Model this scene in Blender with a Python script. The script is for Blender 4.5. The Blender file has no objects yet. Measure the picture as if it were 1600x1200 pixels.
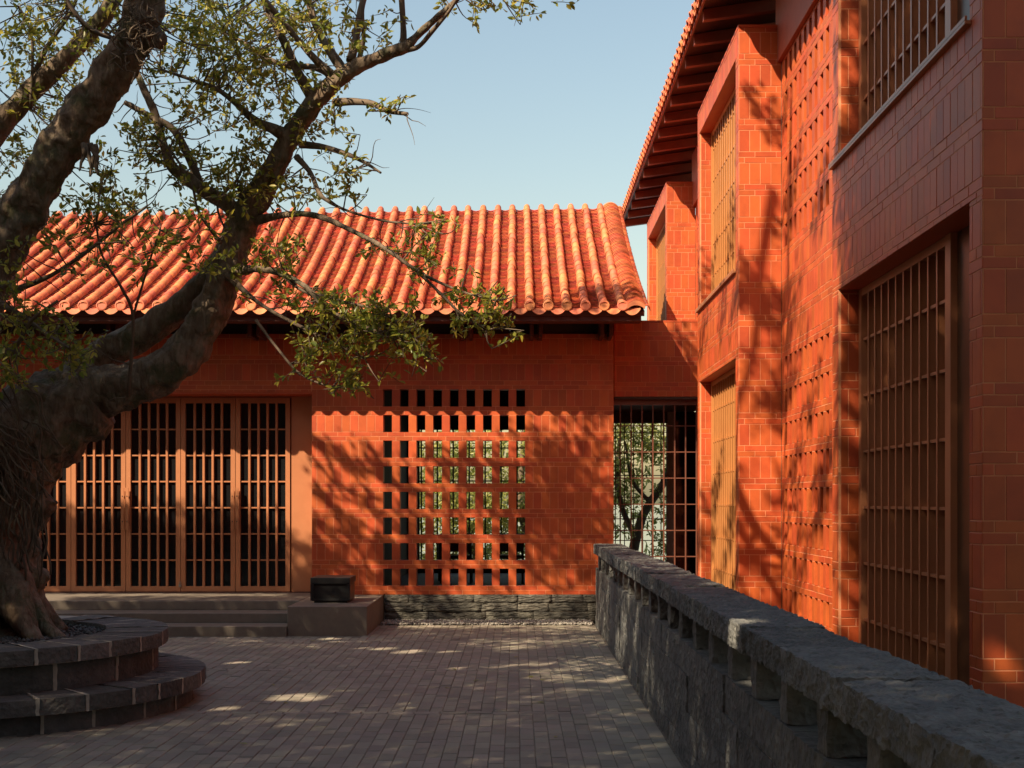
import bpy, math, random
import numpy as np
from mathutils import Vector, noise

random.seed(7)
RNG = np.random.default_rng(11)
scene = bpy.context.scene
COL = scene.collection

# ------------------------------------------------------------------ camera, sky, sun, exposure
F, CX, CY, EYE = 2000.0, 808.0, 784.0, 1.71          # lens in pixels of a 1600 px wide picture
cam_d = bpy.data.cameras.new("camera")
cam = bpy.data.objects.new("camera", cam_d)
COL.objects.link(cam)
cam.location = (0, 0, EYE)
cam.rotation_euler = (math.pi / 2, 0, 0)
cam_d.sensor_width = 36.0
cam_d.lens = F / 1600 * 36.0
cam_d.shift_x = -(CX - 800) / 1600
cam_d.shift_y = (CY - 600) / 1600
cam_d.clip_start = 0.05
cam_d.clip_end = 6000
scene.camera = cam

SUN = np.array([1.0, 1.05, -1.27])                   # direction the light travels
sun_el = math.atan2(1.27, math.hypot(1.0, 1.05))
sun_rot = math.atan2(-1.0, -1.05) % (2 * math.pi)
world = bpy.data.worlds.new("World")
scene.world = world
world.use_nodes = True
wn, wl = world.node_tree.nodes, world.node_tree.links
wn.clear()
sky = wn.new('ShaderNodeTexSky')
sky.sky_type = 'NISHITA'
sky.sun_disc = False
sky.sun_elevation = sun_el
sky.sun_rotation = sun_rot
sky.altitude = 50
sky.air_density = 1.8
sky.dust_density = 2.0
sky.ozone_density = 0.1
bg = wn.new('ShaderNodeBackground')
bg.inputs['Strength'].default_value = 0.080
wo = wn.new('ShaderNodeOutputWorld')
wl.new(sky.outputs[0], bg.inputs[0])
wl.new(bg.outputs[0], wo.inputs[0])

sun_d = bpy.data.lights.new("sun", 'SUN')
sun_d.energy = 5.0
sun_d.angle = math.radians(0.42)
sun_d.color = (1.0, 0.83, 0.58)
sun = bpy.data.objects.new("sun", sun_d)
COL.objects.link(sun)
sun.rotation_euler = Vector(SUN).to_track_quat('-Z', 'Y').to_euler()
sun.location = (-12, -12, 18)

scene.view_settings.view_transform = 'Standard'
scene.view_settings.look = 'None'
scene.view_settings.exposure = 1.0
scene.view_settings.gamma = 1.0
scene.view_settings.use_curve_mapping = False
scene.render.engine = 'CYCLES'
scene.cycles.use_denoising = True
scene.cycles.max_bounces = 8
scene.cycles.transparent_max_bounces = 8
scene.cycles.sample_clamp_indirect = 6.0


# ------------------------------------------------------------------ helpers
def P(x, y, d):
    """a pixel of the photograph at a depth, as a point of the place"""
    return np.array([(x - CX) * d / F, d, EYE - (y - CY) * d / F])


def pix(p):
    return CX + F * p[0] / p[1], CY - F * (p[2] - EYE) / p[1]


def in_view(p, m=0):
    if p[1] < 1:
        return False
    x, y = pix(p)
    return -m < x < 1600 + m and -m < y < 1200 + m


def link(o, parent=None, **kw):
    COL.objects.link(o)
    if parent is not None:
        o.parent = parent
    for k, v in kw.items():
        o[k] = v
    return o


def empty(name, loc=(0, 0, 0), parent=None, rz=0, **kw):
    o = bpy.data.objects.new(name, None)
    o.empty_display_size = 0.2
    o.location = loc
    o.rotation_euler = (0, 0, rz)
    return link(o, parent, **kw)


def mesh_of(verts, faces, m=None, smooth=False, name='mesh'):
    me = bpy.data.meshes.new(name)
    me.from_pydata([tuple(map(float, v)) for v in verts], [], faces)
    if smooth:
        me.polygons.foreach_set('use_smooth', [True] * len(me.polygons))
    if m is not None:
        me.materials.append(m)
    me.update()
    return me


def ob(name, me, parent=None, loc=None, **kw):
    o = bpy.data.objects.new(name, me)
    if loc is not None:
        o.location = loc
    return link(o, parent, **kw)


class MB:
    """collects boxes and other pieces into one mesh"""
    def __init__(self):
        self.v, self.f = [], []

    def add(self, v, f):
        n = len(self.v)
        self.v += [tuple(p) for p in v]
        self.f += [tuple(i + n for i in q) for q in f]
        return self

    def box(self, x0, x1, y0, y1, z0, z1):
        v = [(x0, y0, z0), (x1, y0, z0), (x1, y1, z0), (x0, y1, z0), (x0, y0, z1), (x1, y0, z1), (x1, y1, z1), (x0, y1, z1)]
        f = [(0, 3, 2, 1), (4, 5, 6, 7), (0, 1, 5, 4), (1, 2, 6, 5), (2, 3, 7, 6), (3, 0, 4, 7)]
        return self.add(v, f)

    def build(self, name, m, parent=None, smooth=False, **kw):
        return ob(name, mesh_of(self.v, self.f, m, smooth, name), parent, **kw)


def box(name, x0, x1, y0, y1, z0, z1, m, parent=None, bevel=0.0, **kw):
    """a box mesh with chamfered edges"""
    b = min(bevel, (x1 - x0) * .4, (y1 - y0) * .4, (z1 - z0) * .4)
    if b <= 0:
        return MB().box(x0, x1, y0, y1, z0, z1).build(name, m, parent, **kw)
    xs, ys, zs = (x0, x1), (y0, y1), (z0, z1)
    v, idx = [], {}
    for i in (0, 1):
        for j in (0, 1):
            for k in (0, 1):
                c = (xs[i], ys[j], zs[k])
                s = (b if i == 0 else -b, b if j == 0 else -b, b if k == 0 else -b)
                for a in range(3):
                    q = [c[n] + (0 if n == a else s[n]) for n in range(3)]
                    idx[(i, j, k, a)] = len(v)
                    v.append(q)
    f = []
    for a in range(3):
        for e in (0, 1):
            o1, o2 = [n for n in range(3) if n != a]
            ring = []
            for p, q in ((0, 0), (1, 0), (1, 1), (0, 1)):
                key = [0, 0, 0]
                key[a], key[o1], key[o2] = e, p, q
                ring.append(idx[(*key, a)])
            f.append(tuple(ring))
    for a in range(3):
        o1, o2 = [n for n in range(3) if n != a]
        for p in (0, 1):
            for q in (0, 1):
                k0, k1 = [0, 0, 0], [0, 0, 0]
                k0[a], k1[a] = 0, 1
                k0[o1] = k1[o1] = p
                k0[o2] = k1[o2] = q
                f.append((idx[(*k0, o1)], idx[(*k1, o1)], idx[(*k1, o2)], idx[(*k0, o2)]))
    for i in (0, 1):
        for j in (0, 1):
            for k in (0, 1):
                f.append(tuple(idx[(i, j, k, a)] for a in range(3)))
    me = mesh_of(v, f, m, name=name)
    import bmesh
    bm = bmesh.new(); bm.from_mesh(me)
    bmesh.ops.recalc_face_normals(bm, faces=bm.faces)
    bm.to_mesh(me); bm.free()
    return ob(name, me, parent, **kw)


def catmull(pts, n):
    pts = np.asarray(pts, float)
    q = np.vstack([2 * pts[0] - pts[1], pts, 2 * pts[-1] - pts[-2]])
    out = []
    for i in range(1, len(q) - 2):
        for t in np.linspace(0, 1, n, endpoint=False):
            a, b, c, d = q[i - 1], q[i], q[i + 1], q[i + 2]
            out.append(.5 * (2 * b + (c - a) * t + (2 * a - 5 * b + 4 * c - d) * t * t + (3 * b - a - 3 * c + d) * t ** 3))
    out.append(pts[-1])
    return np.array(out)


def tube(pts, rad, sides=8, sub=4, rough=0.0, freq=3.0, ridge=0.0):
    """a tapering round limb along points with a radius each; returns verts, faces"""
    pr = catmull(np.c_[np.asarray(pts, float), np.asarray(rad, float)], sub) if sub > 1 else np.c_[np.asarray(pts, float), np.asarray(rad, float)]
    c, r = pr[:, :3], np.maximum(pr[:, 3], 1e-4)
    v, f = [], []
    u = None
    for i in range(len(c)):
        t = c[min(i + 1, len(c) - 1)] - c[max(i - 1, 0)]
        t = t / (np.linalg.norm(t) + 1e-9)
        if u is None:
            u = np.cross(t, [0.3, 1, 0.2])
        u = u - t * np.dot(u, t)
        u /= np.linalg.norm(u) + 1e-9
        w = np.cross(t, u)
        for k in range(sides):
            a = 2 * math.pi * k / sides
            dirn = u * math.cos(a) + w * math.sin(a)
            p = c[i] + dirn * r[i]
            if rough:
                q = p * freq
                d = noise.fractal(Vector(q), 1.0, 2.0, 4)
                d2 = noise.noise(Vector((q[0] * .5, q[1] * .5, q[2] * .17)) * 2.2)
                p = p + dirn * r[i] * (rough * d + ridge * d2)
            v.append(p)
    for i in range(len(c) - 1):
        for k in range(sides):
            a, b = i * sides + k, i * sides + (k + 1) % sides
            f.append((a, b, b + sides, a + sides))
    n = len(v)
    v.append(c[0]); v.append(c[-1])
    for k in range(sides):
        f.append((n, (k + 1) % sides, k))
        f.append((n + 1, n - sides + k, n - sides + (k + 1) % sides))
    return v, f


def rough_block(corners, nx, ny, nz, amp, freq, seed, rnd=0.0):
    """a stone: eight corners (x fastest, then y, then z), faces cut into a grid and roughened"""
    C = np.array(corners, float).reshape(2, 2, 2, 3)
    idx, v, f = {}, [], []
    cen = C.reshape(8, 3).mean(0)
    off = Vector((seed * 3.17 % 50, seed * 7.31 % 50, seed * 1.93 % 50))

    def vert(i, j, k):
        if (i, j, k) in idx:
            return idx[(i, j, k)]
        a, b, c = i / nx, j / ny, k / nz
        p = sum(((c if z else 1 - c) * (b if y else 1 - b) * (a if x else 1 - a)) * C[z][y][x] for z in (0, 1) for y in (0, 1) for x in (0, 1))
        ext = sum(1 for n, m in ((i, nx), (j, ny), (k, nz)) if n in (0, m))
        d = p - cen
        q = Vector(p)
        nv = noise.noise_vector(q * freq + off) * 0.45 + noise.noise_vector(q * freq * 2.3 + off) * 0.45
        nv2 = noise.noise_vector(q * freq * 5.1 + off) * 0.40 + noise.noise_vector(q * freq * 11.0 + off) * 0.25
        dd = d / (np.linalg.norm(d) + 1e-9)
        p = p + np.array(nv + nv2) * amp - dd * (rnd * (ext - 1) if ext > 1 else 0)
        idx[(i, j, k)] = len(v)
        v.append(p)
        return idx[(i, j, k)]
    for i in range(nx):
        for j in range(ny):
            f.append((vert(i, j, 0), vert(i, j + 1, 0), vert(i + 1, j + 1, 0), vert(i + 1, j, 0)))
            f.append((vert(i, j, nz), vert(i + 1, j, nz), vert(i + 1, j + 1, nz), vert(i, j + 1, nz)))
    for i in range(nx):
        for k in range(nz):
            f.append((vert(i, 0, k), vert(i + 1, 0, k), vert(i + 1, 0, k + 1), vert(i, 0, k + 1)))
            f.append((vert(i, ny, k), vert(i, ny, k + 1), vert(i + 1, ny, k + 1), vert(i + 1, ny, k)))
    for j in range(ny):
        for k in range(nz):
            f.append((vert(0, j, k), vert(0, j, k + 1), vert(0, j + 1, k + 1), vert(0, j + 1, k)))
            f.append((vert(nx, j, k), vert(nx, j + 1, k), vert(nx, j + 1, k + 1), vert(nx, j, k + 1)))
    return v, f


def corners_of(x0, x1, y0, y1, z0, z1):
    return [(x, y, z) for z in (z0, z1) for y in (y0, y1) for x in (x0, x1)]


def mesh_np(verts, nper, faces_per, m, name):
    """many copies of one small face set: verts (N, nper, 3)"""
    N = len(verts)
    me = bpy.data.meshes.new(name)
    fl = np.concatenate([np.array(q) for q in faces_per])
    ln = np.array([len(q) for q in faces_per])
    loops = (fl[None, :] + (np.arange(N) * nper)[:, None]).ravel()
    tot = np.tile(ln, N)
    st = np.concatenate([[0], np.cumsum(tot)[:-1]])
    me.vertices.add(N * nper)
    me.vertices.foreach_set('co', np.asarray(verts, dtype=np.float32).ravel())
    me.loops.add(len(loops))
    me.loops.foreach_set('vertex_index', loops.astype(np.int32))
    me.polygons.add(len(tot))
    me.polygons.foreach_set('loop_start', st.astype(np.int32))
    me.polygons.foreach_set('loop_total', tot.astype(np.int32))
    me.materials.append(m)
    me.update(calc_edges=True)
    me.validate()
    return me


# ------------------------------------------------------------------ materials
def mat(name, col, rough=.6, var=.12, nscale=4., ncol=None, namt=0., bump=0., bscale=30., hue=0., spec=.5,
        metallic=0., island=True, stretch=None, bump2=0., b2scale=5., coat=0., detail=6., chips=(), cracks=0., cscale=9.):
    m = bpy.data.materials.new(name)
    m.use_nodes = True
    N, L = m.node_tree.nodes, m.node_tree.links
    b = N['Principled BSDF']
    b.inputs['Roughness'].default_value = rough
    b.inputs['Specular IOR Level'].default_value = spec
    b.inputs['Metallic'].default_value = metallic
    if coat:
        b.inputs['Coat Weight'].default_value = coat
        b.inputs['Coat Roughness'].default_value = .3
    geo = N.new('ShaderNodeNewGeometry')
    pos = geo.outputs['Position']
    if stretch:
        mp = N.new('ShaderNodeMapping')
        mp.inputs['Scale'].default_value = stretch
        L.new(pos, mp.inputs['Vector'])
        pos = mp.outputs[0]
    base = N.new('ShaderNodeRGB')
    base.outputs[0].default_value = (*col, 1)
    cur = base.outputs[0]
    if ncol is not None and namt > 0:
        nz = N.new('ShaderNodeTexNoise')
        nz.inputs['Scale'].default_value = nscale
        nz.inputs['Detail'].default_value = detail
        nz.inputs['Roughness'].default_value = .62
        L.new(pos, nz.inputs['Vector'])
        rp = N.new('ShaderNodeValToRGB')
        rp.color_ramp.elements[0].position = .42
        rp.color_ramp.elements[1].position = .66
        L.new(nz.outputs['Fac'], rp.inputs['Fac'])
        mu = N.new('ShaderNodeMath'); mu.operation = 'MULTIPLY'
        mu.inputs[1].default_value = namt
        L.new(rp.outputs[0], mu.inputs[0])
        mx = N.new('ShaderNodeMix'); mx.data_type = 'RGBA'
        L.new(mu.outputs[0], mx.inputs['Factor'])
        L.new(cur, mx.inputs['A'])
        mx.inputs['B'].default_value = (*ncol, 1)
        cur = mx.outputs['Result']
    if var or hue:
        oi = N.new('ShaderNodeObjectInfo')
        ad = N.new('ShaderNodeMath'); ad.operation = 'ADD'
        L.new(oi.outputs['Random'], ad.inputs[0])
        if island:
            L.new(geo.outputs['Random Per Island'], ad.inputs[1])
        else:
            ad.inputs[1].default_value = 0
        fr = N.new('ShaderNodeMath'); fr.operation = 'FRACT'
        L.new(ad.outputs[0], fr.inputs[0])
        nz2 = N.new('ShaderNodeTexNoise')
        nz2.inputs['Scale'].default_value = 1.1
        nz2.inputs['Detail'].default_value = 3
        L.new(geo.outputs['Position'], nz2.inputs['Vector'])
        av = N.new('ShaderNodeMath'); av.operation = 'MULTIPLY_ADD'
        L.new(nz2.outputs['Fac'], av.inputs[0]); av.inputs[1].default_value = .6
        L.new(fr.outputs[0], av.inputs[2])
        mr = N.new('ShaderNodeMapRange')
        mr.inputs['From Min'].default_value = 0.2
        mr.inputs['From Max'].default_value = 1.4
        mr.inputs['To Min'].default_value = 1 - var
        mr.inputs['To Max'].default_value = 1 + var
        L.new(av.outputs[0], mr.inputs['Value'])
        hs = N.new('ShaderNodeHueSaturation')
        L.new(mr.outputs[0], hs.inputs['Value'])
        L.new(cur, hs.inputs['Color'])
        if hue:
            mh = N.new('ShaderNodeMapRange')
            mh.inputs['To Min'].default_value = .5 - hue
            mh.inputs['To Max'].default_value = .5 + hue
            f7 = N.new('ShaderNodeMath'); f7.operation = 'MULTIPLY'; f7.inputs[1].default_value = 7.3
            f8 = N.new('ShaderNodeMath'); f8.operation = 'FRACT'
            L.new(fr.outputs[0], f7.inputs[0]); L.new(f7.outputs[0], f8.inputs[0])
            L.new(f8.outputs[0], mh.inputs['Value'])
            L.new(mh.outputs[0], hs.inputs['Hue'])
        cur = hs.outputs[0]
    L.new(cur, b.inputs['Base Color'])
    nrm = None
    for amt, sc in ((bump, bscale), (bump2, b2scale)):
        if amt > 0:
            n3 = N.new('ShaderNodeTexNoise')
            n3.inputs['Scale'].default_value = sc
            n3.inputs['Detail'].default_value = 8
            n3.inputs['Roughness'].default_value = .65
            L.new(pos, n3.inputs['Vector'])
            bp = N.new('ShaderNodeBump')
            bp.inputs['Strength'].default_value = amt
            bp.inputs['Distance'].default_value = .25 / sc
            L.new(n3.outputs['Fac'], bp.inputs['Height'])
            if nrm is not None:
                L.new(nrm, bp.inputs['Normal'])
            nrm = bp.outputs[0]
    for amt, sc, feat in [(a_, c_, 'F1') for a_, c_ in chips] + ([(cracks, cscale, 'DISTANCE_TO_EDGE')] if cracks else []):
        wn_ = N.new('ShaderNodeTexNoise')
        wn_.inputs['Scale'].default_value = sc * .8
        L.new(pos, wn_.inputs['Vector'])
        mxv = N.new('ShaderNodeMix'); mxv.data_type = 'RGBA'; mxv.blend_type = 'LINEAR_LIGHT'
        mxv.inputs['Factor'].default_value = .35 / sc
        L.new(pos, mxv.inputs['A']); L.new(wn_.outputs['Color'], mxv.inputs['B'])
        vo = N.new('ShaderNodeTexVoronoi')
        vo.feature = feat
        vo.inputs['Scale'].default_value = sc
        L.new(mxv.outputs['Result'], vo.inputs['Vector'])
        hgt = vo.outputs['Distance']
        if feat == 'DISTANCE_TO_EDGE':
            cr = N.new('ShaderNodeMapRange')
            cr.inputs['From Max'].default_value = .22
            L.new(hgt, cr.inputs['Value'])
            hgt = cr.outputs[0]
        bp = N.new('ShaderNodeBump')
        bp.inputs['Strength'].default_value = amt
        bp.inputs['Distance'].default_value = .45 / sc
        L.new(hgt, bp.inputs['Height'])
        if nrm is not None:
            L.new(nrm, bp.inputs['Normal'])
        nrm = bp.outputs[0]
    if nrm is not None:
        L.new(nrm, b.inputs['Normal'])
    return m


M = {}
M['tile'] = mat('terracotta wall tile', (.47, .084, .021), .48, .18, 5, (.35, .058, .016), .65, .06, 60, .005)
M['mortar'] = mat('pale mortar', (.64, .26, .13), .85, 0, 10, (.52, .19, .09), .5, .2, 80)
M['tile_plain'] = mat('terracotta render', (.46, .072, .020), .5, .06, 3, (.36, .054, .015), .5, .05, 40)
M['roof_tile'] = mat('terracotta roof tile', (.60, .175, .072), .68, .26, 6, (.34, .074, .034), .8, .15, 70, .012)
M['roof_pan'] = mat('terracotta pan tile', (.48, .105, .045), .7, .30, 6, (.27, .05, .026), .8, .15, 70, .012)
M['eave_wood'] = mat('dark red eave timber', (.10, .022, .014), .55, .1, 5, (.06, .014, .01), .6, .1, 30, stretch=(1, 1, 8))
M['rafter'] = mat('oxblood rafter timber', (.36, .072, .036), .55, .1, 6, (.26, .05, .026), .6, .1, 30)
M['bronze'] = mat('bronze coated metal', (.43, .170, .080), .36, .05, 5, (.36, .135, .062), .4, .03, 60, spec=.6)
M['bronze_sunlit'] = mat('sunlit bronze window metal', (.50, .205, .068), .34, .05, 4, (.41, .155, .05), .4, .03, 60, spec=.6)  # the bronze grille again, sunlight lightened into its base colour
M['dark_metal'] = mat('black metal', (.012, .012, .013), .42, 0, 5, (.02, .018, .017), .5, .04, 70)
M['steel'] = mat('grey steel', (.35, .34, .33), .3, 0, metallic=.9)
M['glass'] = mat('dark door glass', (.010, .010, .011), .06, 0, spec=.5)
M['panel'] = mat('dark brown window panel', (.10, .042, .02), .3, 0, 4, (.07, .03, .016), .5)
M['basalt'] = mat('dark basalt', (.092, .093, .092), .82, .25, 7, (.16, .155, .146), .8, .6, 22, .012, bump2=.6, b2scale=80, chips=((.8, 16), (.6, 42)))
M['plinth'] = mat('layered plinth stone', (.070, .064, .054), .85, .3, 3, (.14, .125, .10), .8, .7, 8, .01, stretch=(1, 1, 4), bump2=.5, b2scale=40, chips=((.6, 9), (.5, 24)))
M['planter'] = mat('dark planter stone', (.085, .076, .068), .85, .4, 8, (.15, .13, .115), .7, .45, 24, .02, bump2=.4, b2scale=90, chips=((.5, 22), (.4, 55)))
M['planter_mortar'] = mat('grey brown mortar', (.42, .36, .29), .92, 0, 12, (.26, .22, .175), .6, .4, 50)
M['paver'] = mat('clay paver', (.262, .226, .178), .74, .20, 2.0, (.21, .186, .152), .7, .25, 60, .02, bump2=.15, b2scale=9)
M['paver_bed'] = mat('paver joint sand', (.17, .142, .112), .95, 0, 20, (.03, .025, .02), .6, .2, 60)
M['concrete'] = mat('brown grey step stone', (.17, .138, .112), .7, .06, 9, (.13, .105, .085), .7, .15, 50, bump2=.1, b2scale=120)
M['gravel'] = mat('pale gravel', (.30, .27, .24), .85, .5, 20, (.2, .18, .16), .5, .1, 60, .02)
M['soil_gravel'] = mat('dark pebbles', (.06, .055, .052), .7, .7, 20, (.16, .15, .14), .5, .1, 60, .02)
M['soil'] = mat('planter soil', (.035, .028, .021), .95, 0, 15, (.06, .048, .036), .6, .5, 25)
M['bark'] = mat('banyan bark', (.125, .080, .052), .9, 0, 13, (.27, .20, .14), .85, 1.0, 14, stretch=(1, 1, .32), bump2=.9, b2scale=42, cracks=.4, cscale=15)
M['twig'] = mat('grey brown twig', (.13, .09, .06), .8, .2, 9, (.08, .055, .038), .6, .3, 60)
M['gate'] = mat('dark brown gate metal', (.15, .05, .03), .5, 0, 5, (.11, .036, .022), .5)
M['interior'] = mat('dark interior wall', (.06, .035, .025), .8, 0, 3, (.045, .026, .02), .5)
M['plaster'] = mat('beige grey plaster', (.36, .31, .26), .8, 0, 3, (.30, .26, .21), .5, .05, 40)
M['earth'] = mat('bare earth and grass', (.085, .085, .038), .95, 0, .7, (.12, .09, .05), .7, .4, 6)
M['table_wood'] = mat('dark walnut', (.05, .026, .016), .4, 0, 8, (.03, .016, .01), .5)


def leaf_material(name, c1, c2, trans=.45):
    m = bpy.data.materials.new(name)
    m.use_nodes = True
    N, L = m.node_tree.nodes, m.node_tree.links
    b = N['Principled BSDF']
    out = [n for n in N if n.type == 'OUTPUT_MATERIAL'][0]
    b.inputs['Roughness'].default_value = .38
    geo = N.new('ShaderNodeNewGeometry')
    rp = N.new('ShaderNodeValToRGB')
    rp.color_ramp.elements[0].color = (*c1, 1)
    rp.color_ramp.elements[1].color = (*c2, 1)
    e = rp.color_ramp.elements.new(.55)
    e.color = (*[(a * .6 + bb * .4) * .95 for a, bb in zip(c1, c2)], 1)
    L.new(geo.outputs['Random Per Island'], rp.inputs['Fac'])
    L.new(rp.outputs[0], b.inputs['Base Color'])
    tr = N.new('ShaderNodeBsdfTranslucent')
    hs = N.new('ShaderNodeHueSaturation')
    hs.inputs['Value'].default_value = 1.5
    hs.inputs['Hue'].default_value = .495
    L.new(rp.outputs[0], hs.inputs['Color'])
    L.new(hs.outputs[0], tr.inputs['Color'])
    mx = N.new('ShaderNodeMixShader')
    mx.inputs[0].default_value = trans
    L.new(b.outputs[0], mx.inputs[1])
    L.new(tr.outputs[0], mx.inputs[2])
    L.new(mx.outputs[0], out.inputs['Surface'])
    return m


M['leaf'] = leaf_material('banyan leaf', (.105, .150, .022), (.44, .38, .06), .5)
M['leaf_shade'] = leaf_material('shade tree leaf', (.04, .065, .016), (.09, .10, .025), .12)
M['leaf_back'] = leaf_material('lakeside leaf', (.15, .18, .035), (.46, .43, .14), .5)


def moss_bark():
    """bark with green moss on its upper sides"""
    m = M['bark']
    N, L = m.node_tree.nodes, m.node_tree.links
    b = N['Principled BSDF']
    src = b.inputs['Base Color'].links[0].from_socket
    geo = N.new('ShaderNodeNewGeometry')
    nz = N.new('ShaderNodeTexNoise')
    nz.inputs['Scale'].default_value = 3.3
    nz.inputs['Detail'].default_value = 7
    nz.inputs['Roughness'].default_value = .7
    L.new(geo.outputs['Position'], nz.inputs['Vector'])
    rp = N.new('ShaderNodeValToRGB')
    rp.color_ramp.elements[0].position = .50
    rp.color_ramp.elements[1].position = .60
    L.new(nz.outputs['Fac'], rp.inputs['Fac'])
    mu = N.new('ShaderNodeMath'); mu.operation = 'MULTIPLY'; mu.inputs[1].default_value = .75
    L.new(rp.outputs[0], mu.inputs[0])
    mx = N.new('ShaderNodeMix'); mx.data_type = 'RGBA'
    L.new(mu.outputs[0], mx.inputs['Factor'])
    L.new(src, mx.inputs['A'])
    mx.inputs['B'].default_value = (.055, .062, .024, 1)
    # pale lichen
    nz2 = N.new('ShaderNodeTexNoise')
    nz2.inputs['Scale'].default_value = 7
    nz2.inputs['Detail'].default_value = 8
    L.new(geo.outputs['Position'], nz2.inputs['Vector'])
    rp2 = N.new('ShaderNodeValToRGB')
    rp2.color_ramp.elements[0].position = .57
    rp2.color_ramp.elements[1].position = .64
    L.new(nz2.outputs['Fac'], rp2.inputs['Fac'])
    m3 = N.new('ShaderNodeMath'); m3.operation = 'MULTIPLY'; m3.inputs[1].default_value = .35
    L.new(rp2.outputs[0], m3.inputs[0])
    mx2 = N.new('ShaderNodeMix'); mx2.data_type = 'RGBA'
    L.new(m3.outputs[0], mx2.inputs['Factor'])
    L.new(mx.outputs['Result'], mx2.inputs['A'])
    mx2.inputs['B'].default_value = (.27, .235, .18, 1)
    L.new(mx2.outputs['Result'], b.inputs['Base Color'])


moss_bark()


def water_material():
    m = bpy.data.materials.new('pale lake water')
    m.use_nodes = True
    N, L = m.node_tree.nodes, m.node_tree.links
    b = N['Principled BSDF']
    b.inputs['Base Color'].default_value = (.16, .24, .27, 1)
    b.inputs['Roughness'].default_value = .12
    geo = N.new('ShaderNodeNewGeometry')
    nz = N.new('ShaderNodeTexNoise'); nz.inputs['Scale'].default_value = .8; nz.inputs['Detail'].default_value = 6
    L.new(geo.outputs['Position'], nz.inputs['Vector'])
    bp = N.new('ShaderNodeBump'); bp.inputs['Strength'].default_value = .2
    L.new(nz.outputs['Fac'], bp.inputs['Height'])
    L.new(bp.outputs[0], b.inputs['Normal'])
    return m


M['water'] = water_material()

# ------------------------------------------------------------------ ground and water
def ground_height(x, y):
    if y < 25.5:
        return -0.05
    t = min((y - 25.5) / 14.0, 1.0)
    return -0.05 - 4.2 * (t * t * (3 - 2 * t)) - (.2 if y > 60 else 0)


ys = [-300, -120, -50, -20, -5, 5, 12, 18, 22, 25.5, 27, 28.5, 30, 32, 34, 36, 38, 40, 50, 90, 400, 3000]
xs = [-3000, -400, -120, -40, -15, -8, -4, 0, 4, 8, 15, 40, 120, 400, 3000]
gv = [(x, y, ground_height(x, y) + (.05 * noise.noise(Vector((x, y, 0)) * .7) if y > 27 else 0)) for y in ys for x in xs]
gf = [(j * len(xs) + i, j * len(xs) + i + 1, (j + 1) * len(xs) + i + 1, (j + 1) * len(xs) + i) for j in range(len(ys) - 1) for i in range(len(xs) - 1)]
ob('ground', mesh_of(gv, gf, M['earth'], True), kind='structure')
ob('lake', mesh_of([(-3000, 36, -3.4), (3000, 36, -3.4), (3000, 3000, -3.4), (-3000, 3000, -3.4)], [(0, 1, 2, 3)], M['water']), kind='structure')

# ------------------------------------------------------------------ paved courtyard
def paver_mesh(w, l, name='paver'):
    h, c = .05, .004
    x, y = w / 2, l / 2
    v = [(-x, -y, -h), (x, -y, -h), (x, y, -h), (-x, y, -h), (-x, -y, -c), (x, -y, -c), (x, y, -c), (-x, y, -c),
         (-x + c, -y + c, 0), (x - c, -y + c, 0), (x - c, y - c, 0), (-x + c, y - c, 0)]
    f = [(8, 9, 10, 11)]
    for i in range(4):
        j = (i + 1) % 4
        f += [(i, j, j + 4, i + 4), (i + 4, j + 4, j + 8, i + 8)]
    return v, f


PW, PL = .105, .212
BANDS = [7.2, 10.43, 13.1, 15.76]
PLANT_L, PLANT_LR = (-4.42, 10.80), 1.64
pieces = []          # x, y, w, l
rr = random.Random(3)


def paver_free(x, y):
    return math.hypot(x - PLANT_L[0], y - PLANT_L[1]) > PLANT_LR - .02


edges = [4.6] + BANDS + [17.70]
for bi in range(len(edges) - 1):
    y0, y1 = edges[bi], edges[bi + 1] - PW if bi < len(edges) - 2 else edges[bi + 1]
    nx = int((1.07 + 8.2) / PW)
    for i in range(nx):
        x = 1.07 - PW * (i + .5)
        y = y0 - (PL / 2 if i % 2 else 0) - rr.uniform(0, .012)
        while y < y1:
            a, b = max(y, y0), min(y + PL, y1)
            if b - a > .03 and not (y0 > 15 and b > 16.27 and x < -1.93) :
                pieces.append((x, (a + b) / 2, PW - .004, b - a - .005))
            y += PL
    if bi < len(edges) - 2:
        x = 1.07
        while x > -8.2:
            pieces.append((x - PL / 2, y1 + PW / 2, PL - .005, PW - .005))
            x -= PL
pieces = [p for p in pieces if paver_free(p[0], p[1])]


def paver_rank(p):
    c = (p[0], p[1], 0)
    if not in_view(c, -6):
        return 0
    return p[2] * p[3] / p[1] ** 3


pieces.sort(key=paver_rank, reverse=True)
court = MB().box(-8.3, 1.09, 4.5, 17.72, -.045, -.006).build('courtyard_pavement', M['paver_bed'], kind='structure')
std_v, std_f = paver_mesh(PW - .005, PL - .005)
pm = mesh_of(std_v, std_f, M['paver'], name='paver')
cache = {}
rest = MB()
for i, (x, y, w, l) in enumerate(pieces):
    z = rr.gauss(0, .0015)
    tilt = rr.gauss(0, .004)
    if i < 300:
        key = (round(w, 3), round(l, 3))
        if key not in cache:
            v, f = paver_mesh(w, l)
            cache[key] = mesh_of(v, f, M['paver'], name='paver')
        o = ob('paver', cache[key], court, (x, y, z))
        o.rotation_euler = (tilt, rr.gauss(0, .004), rr.gauss(0, .004))
    else:
        v, f = paver_mesh(w, l)
        t2 = rr.gauss(0, .004)
        rest.add([(x + a, y + b, z + c + a * t2 + b * tilt) for a, b, c in v], f)
rest.build('paver_field', M['paver'], court, kind='stuff')

# ------------------------------------------------------------------ tiled walls
CZ0, CPER, CTALL = .377, .368, .2405
CTHIN = (CPER - CTALL) / 2
JT = .006


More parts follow.
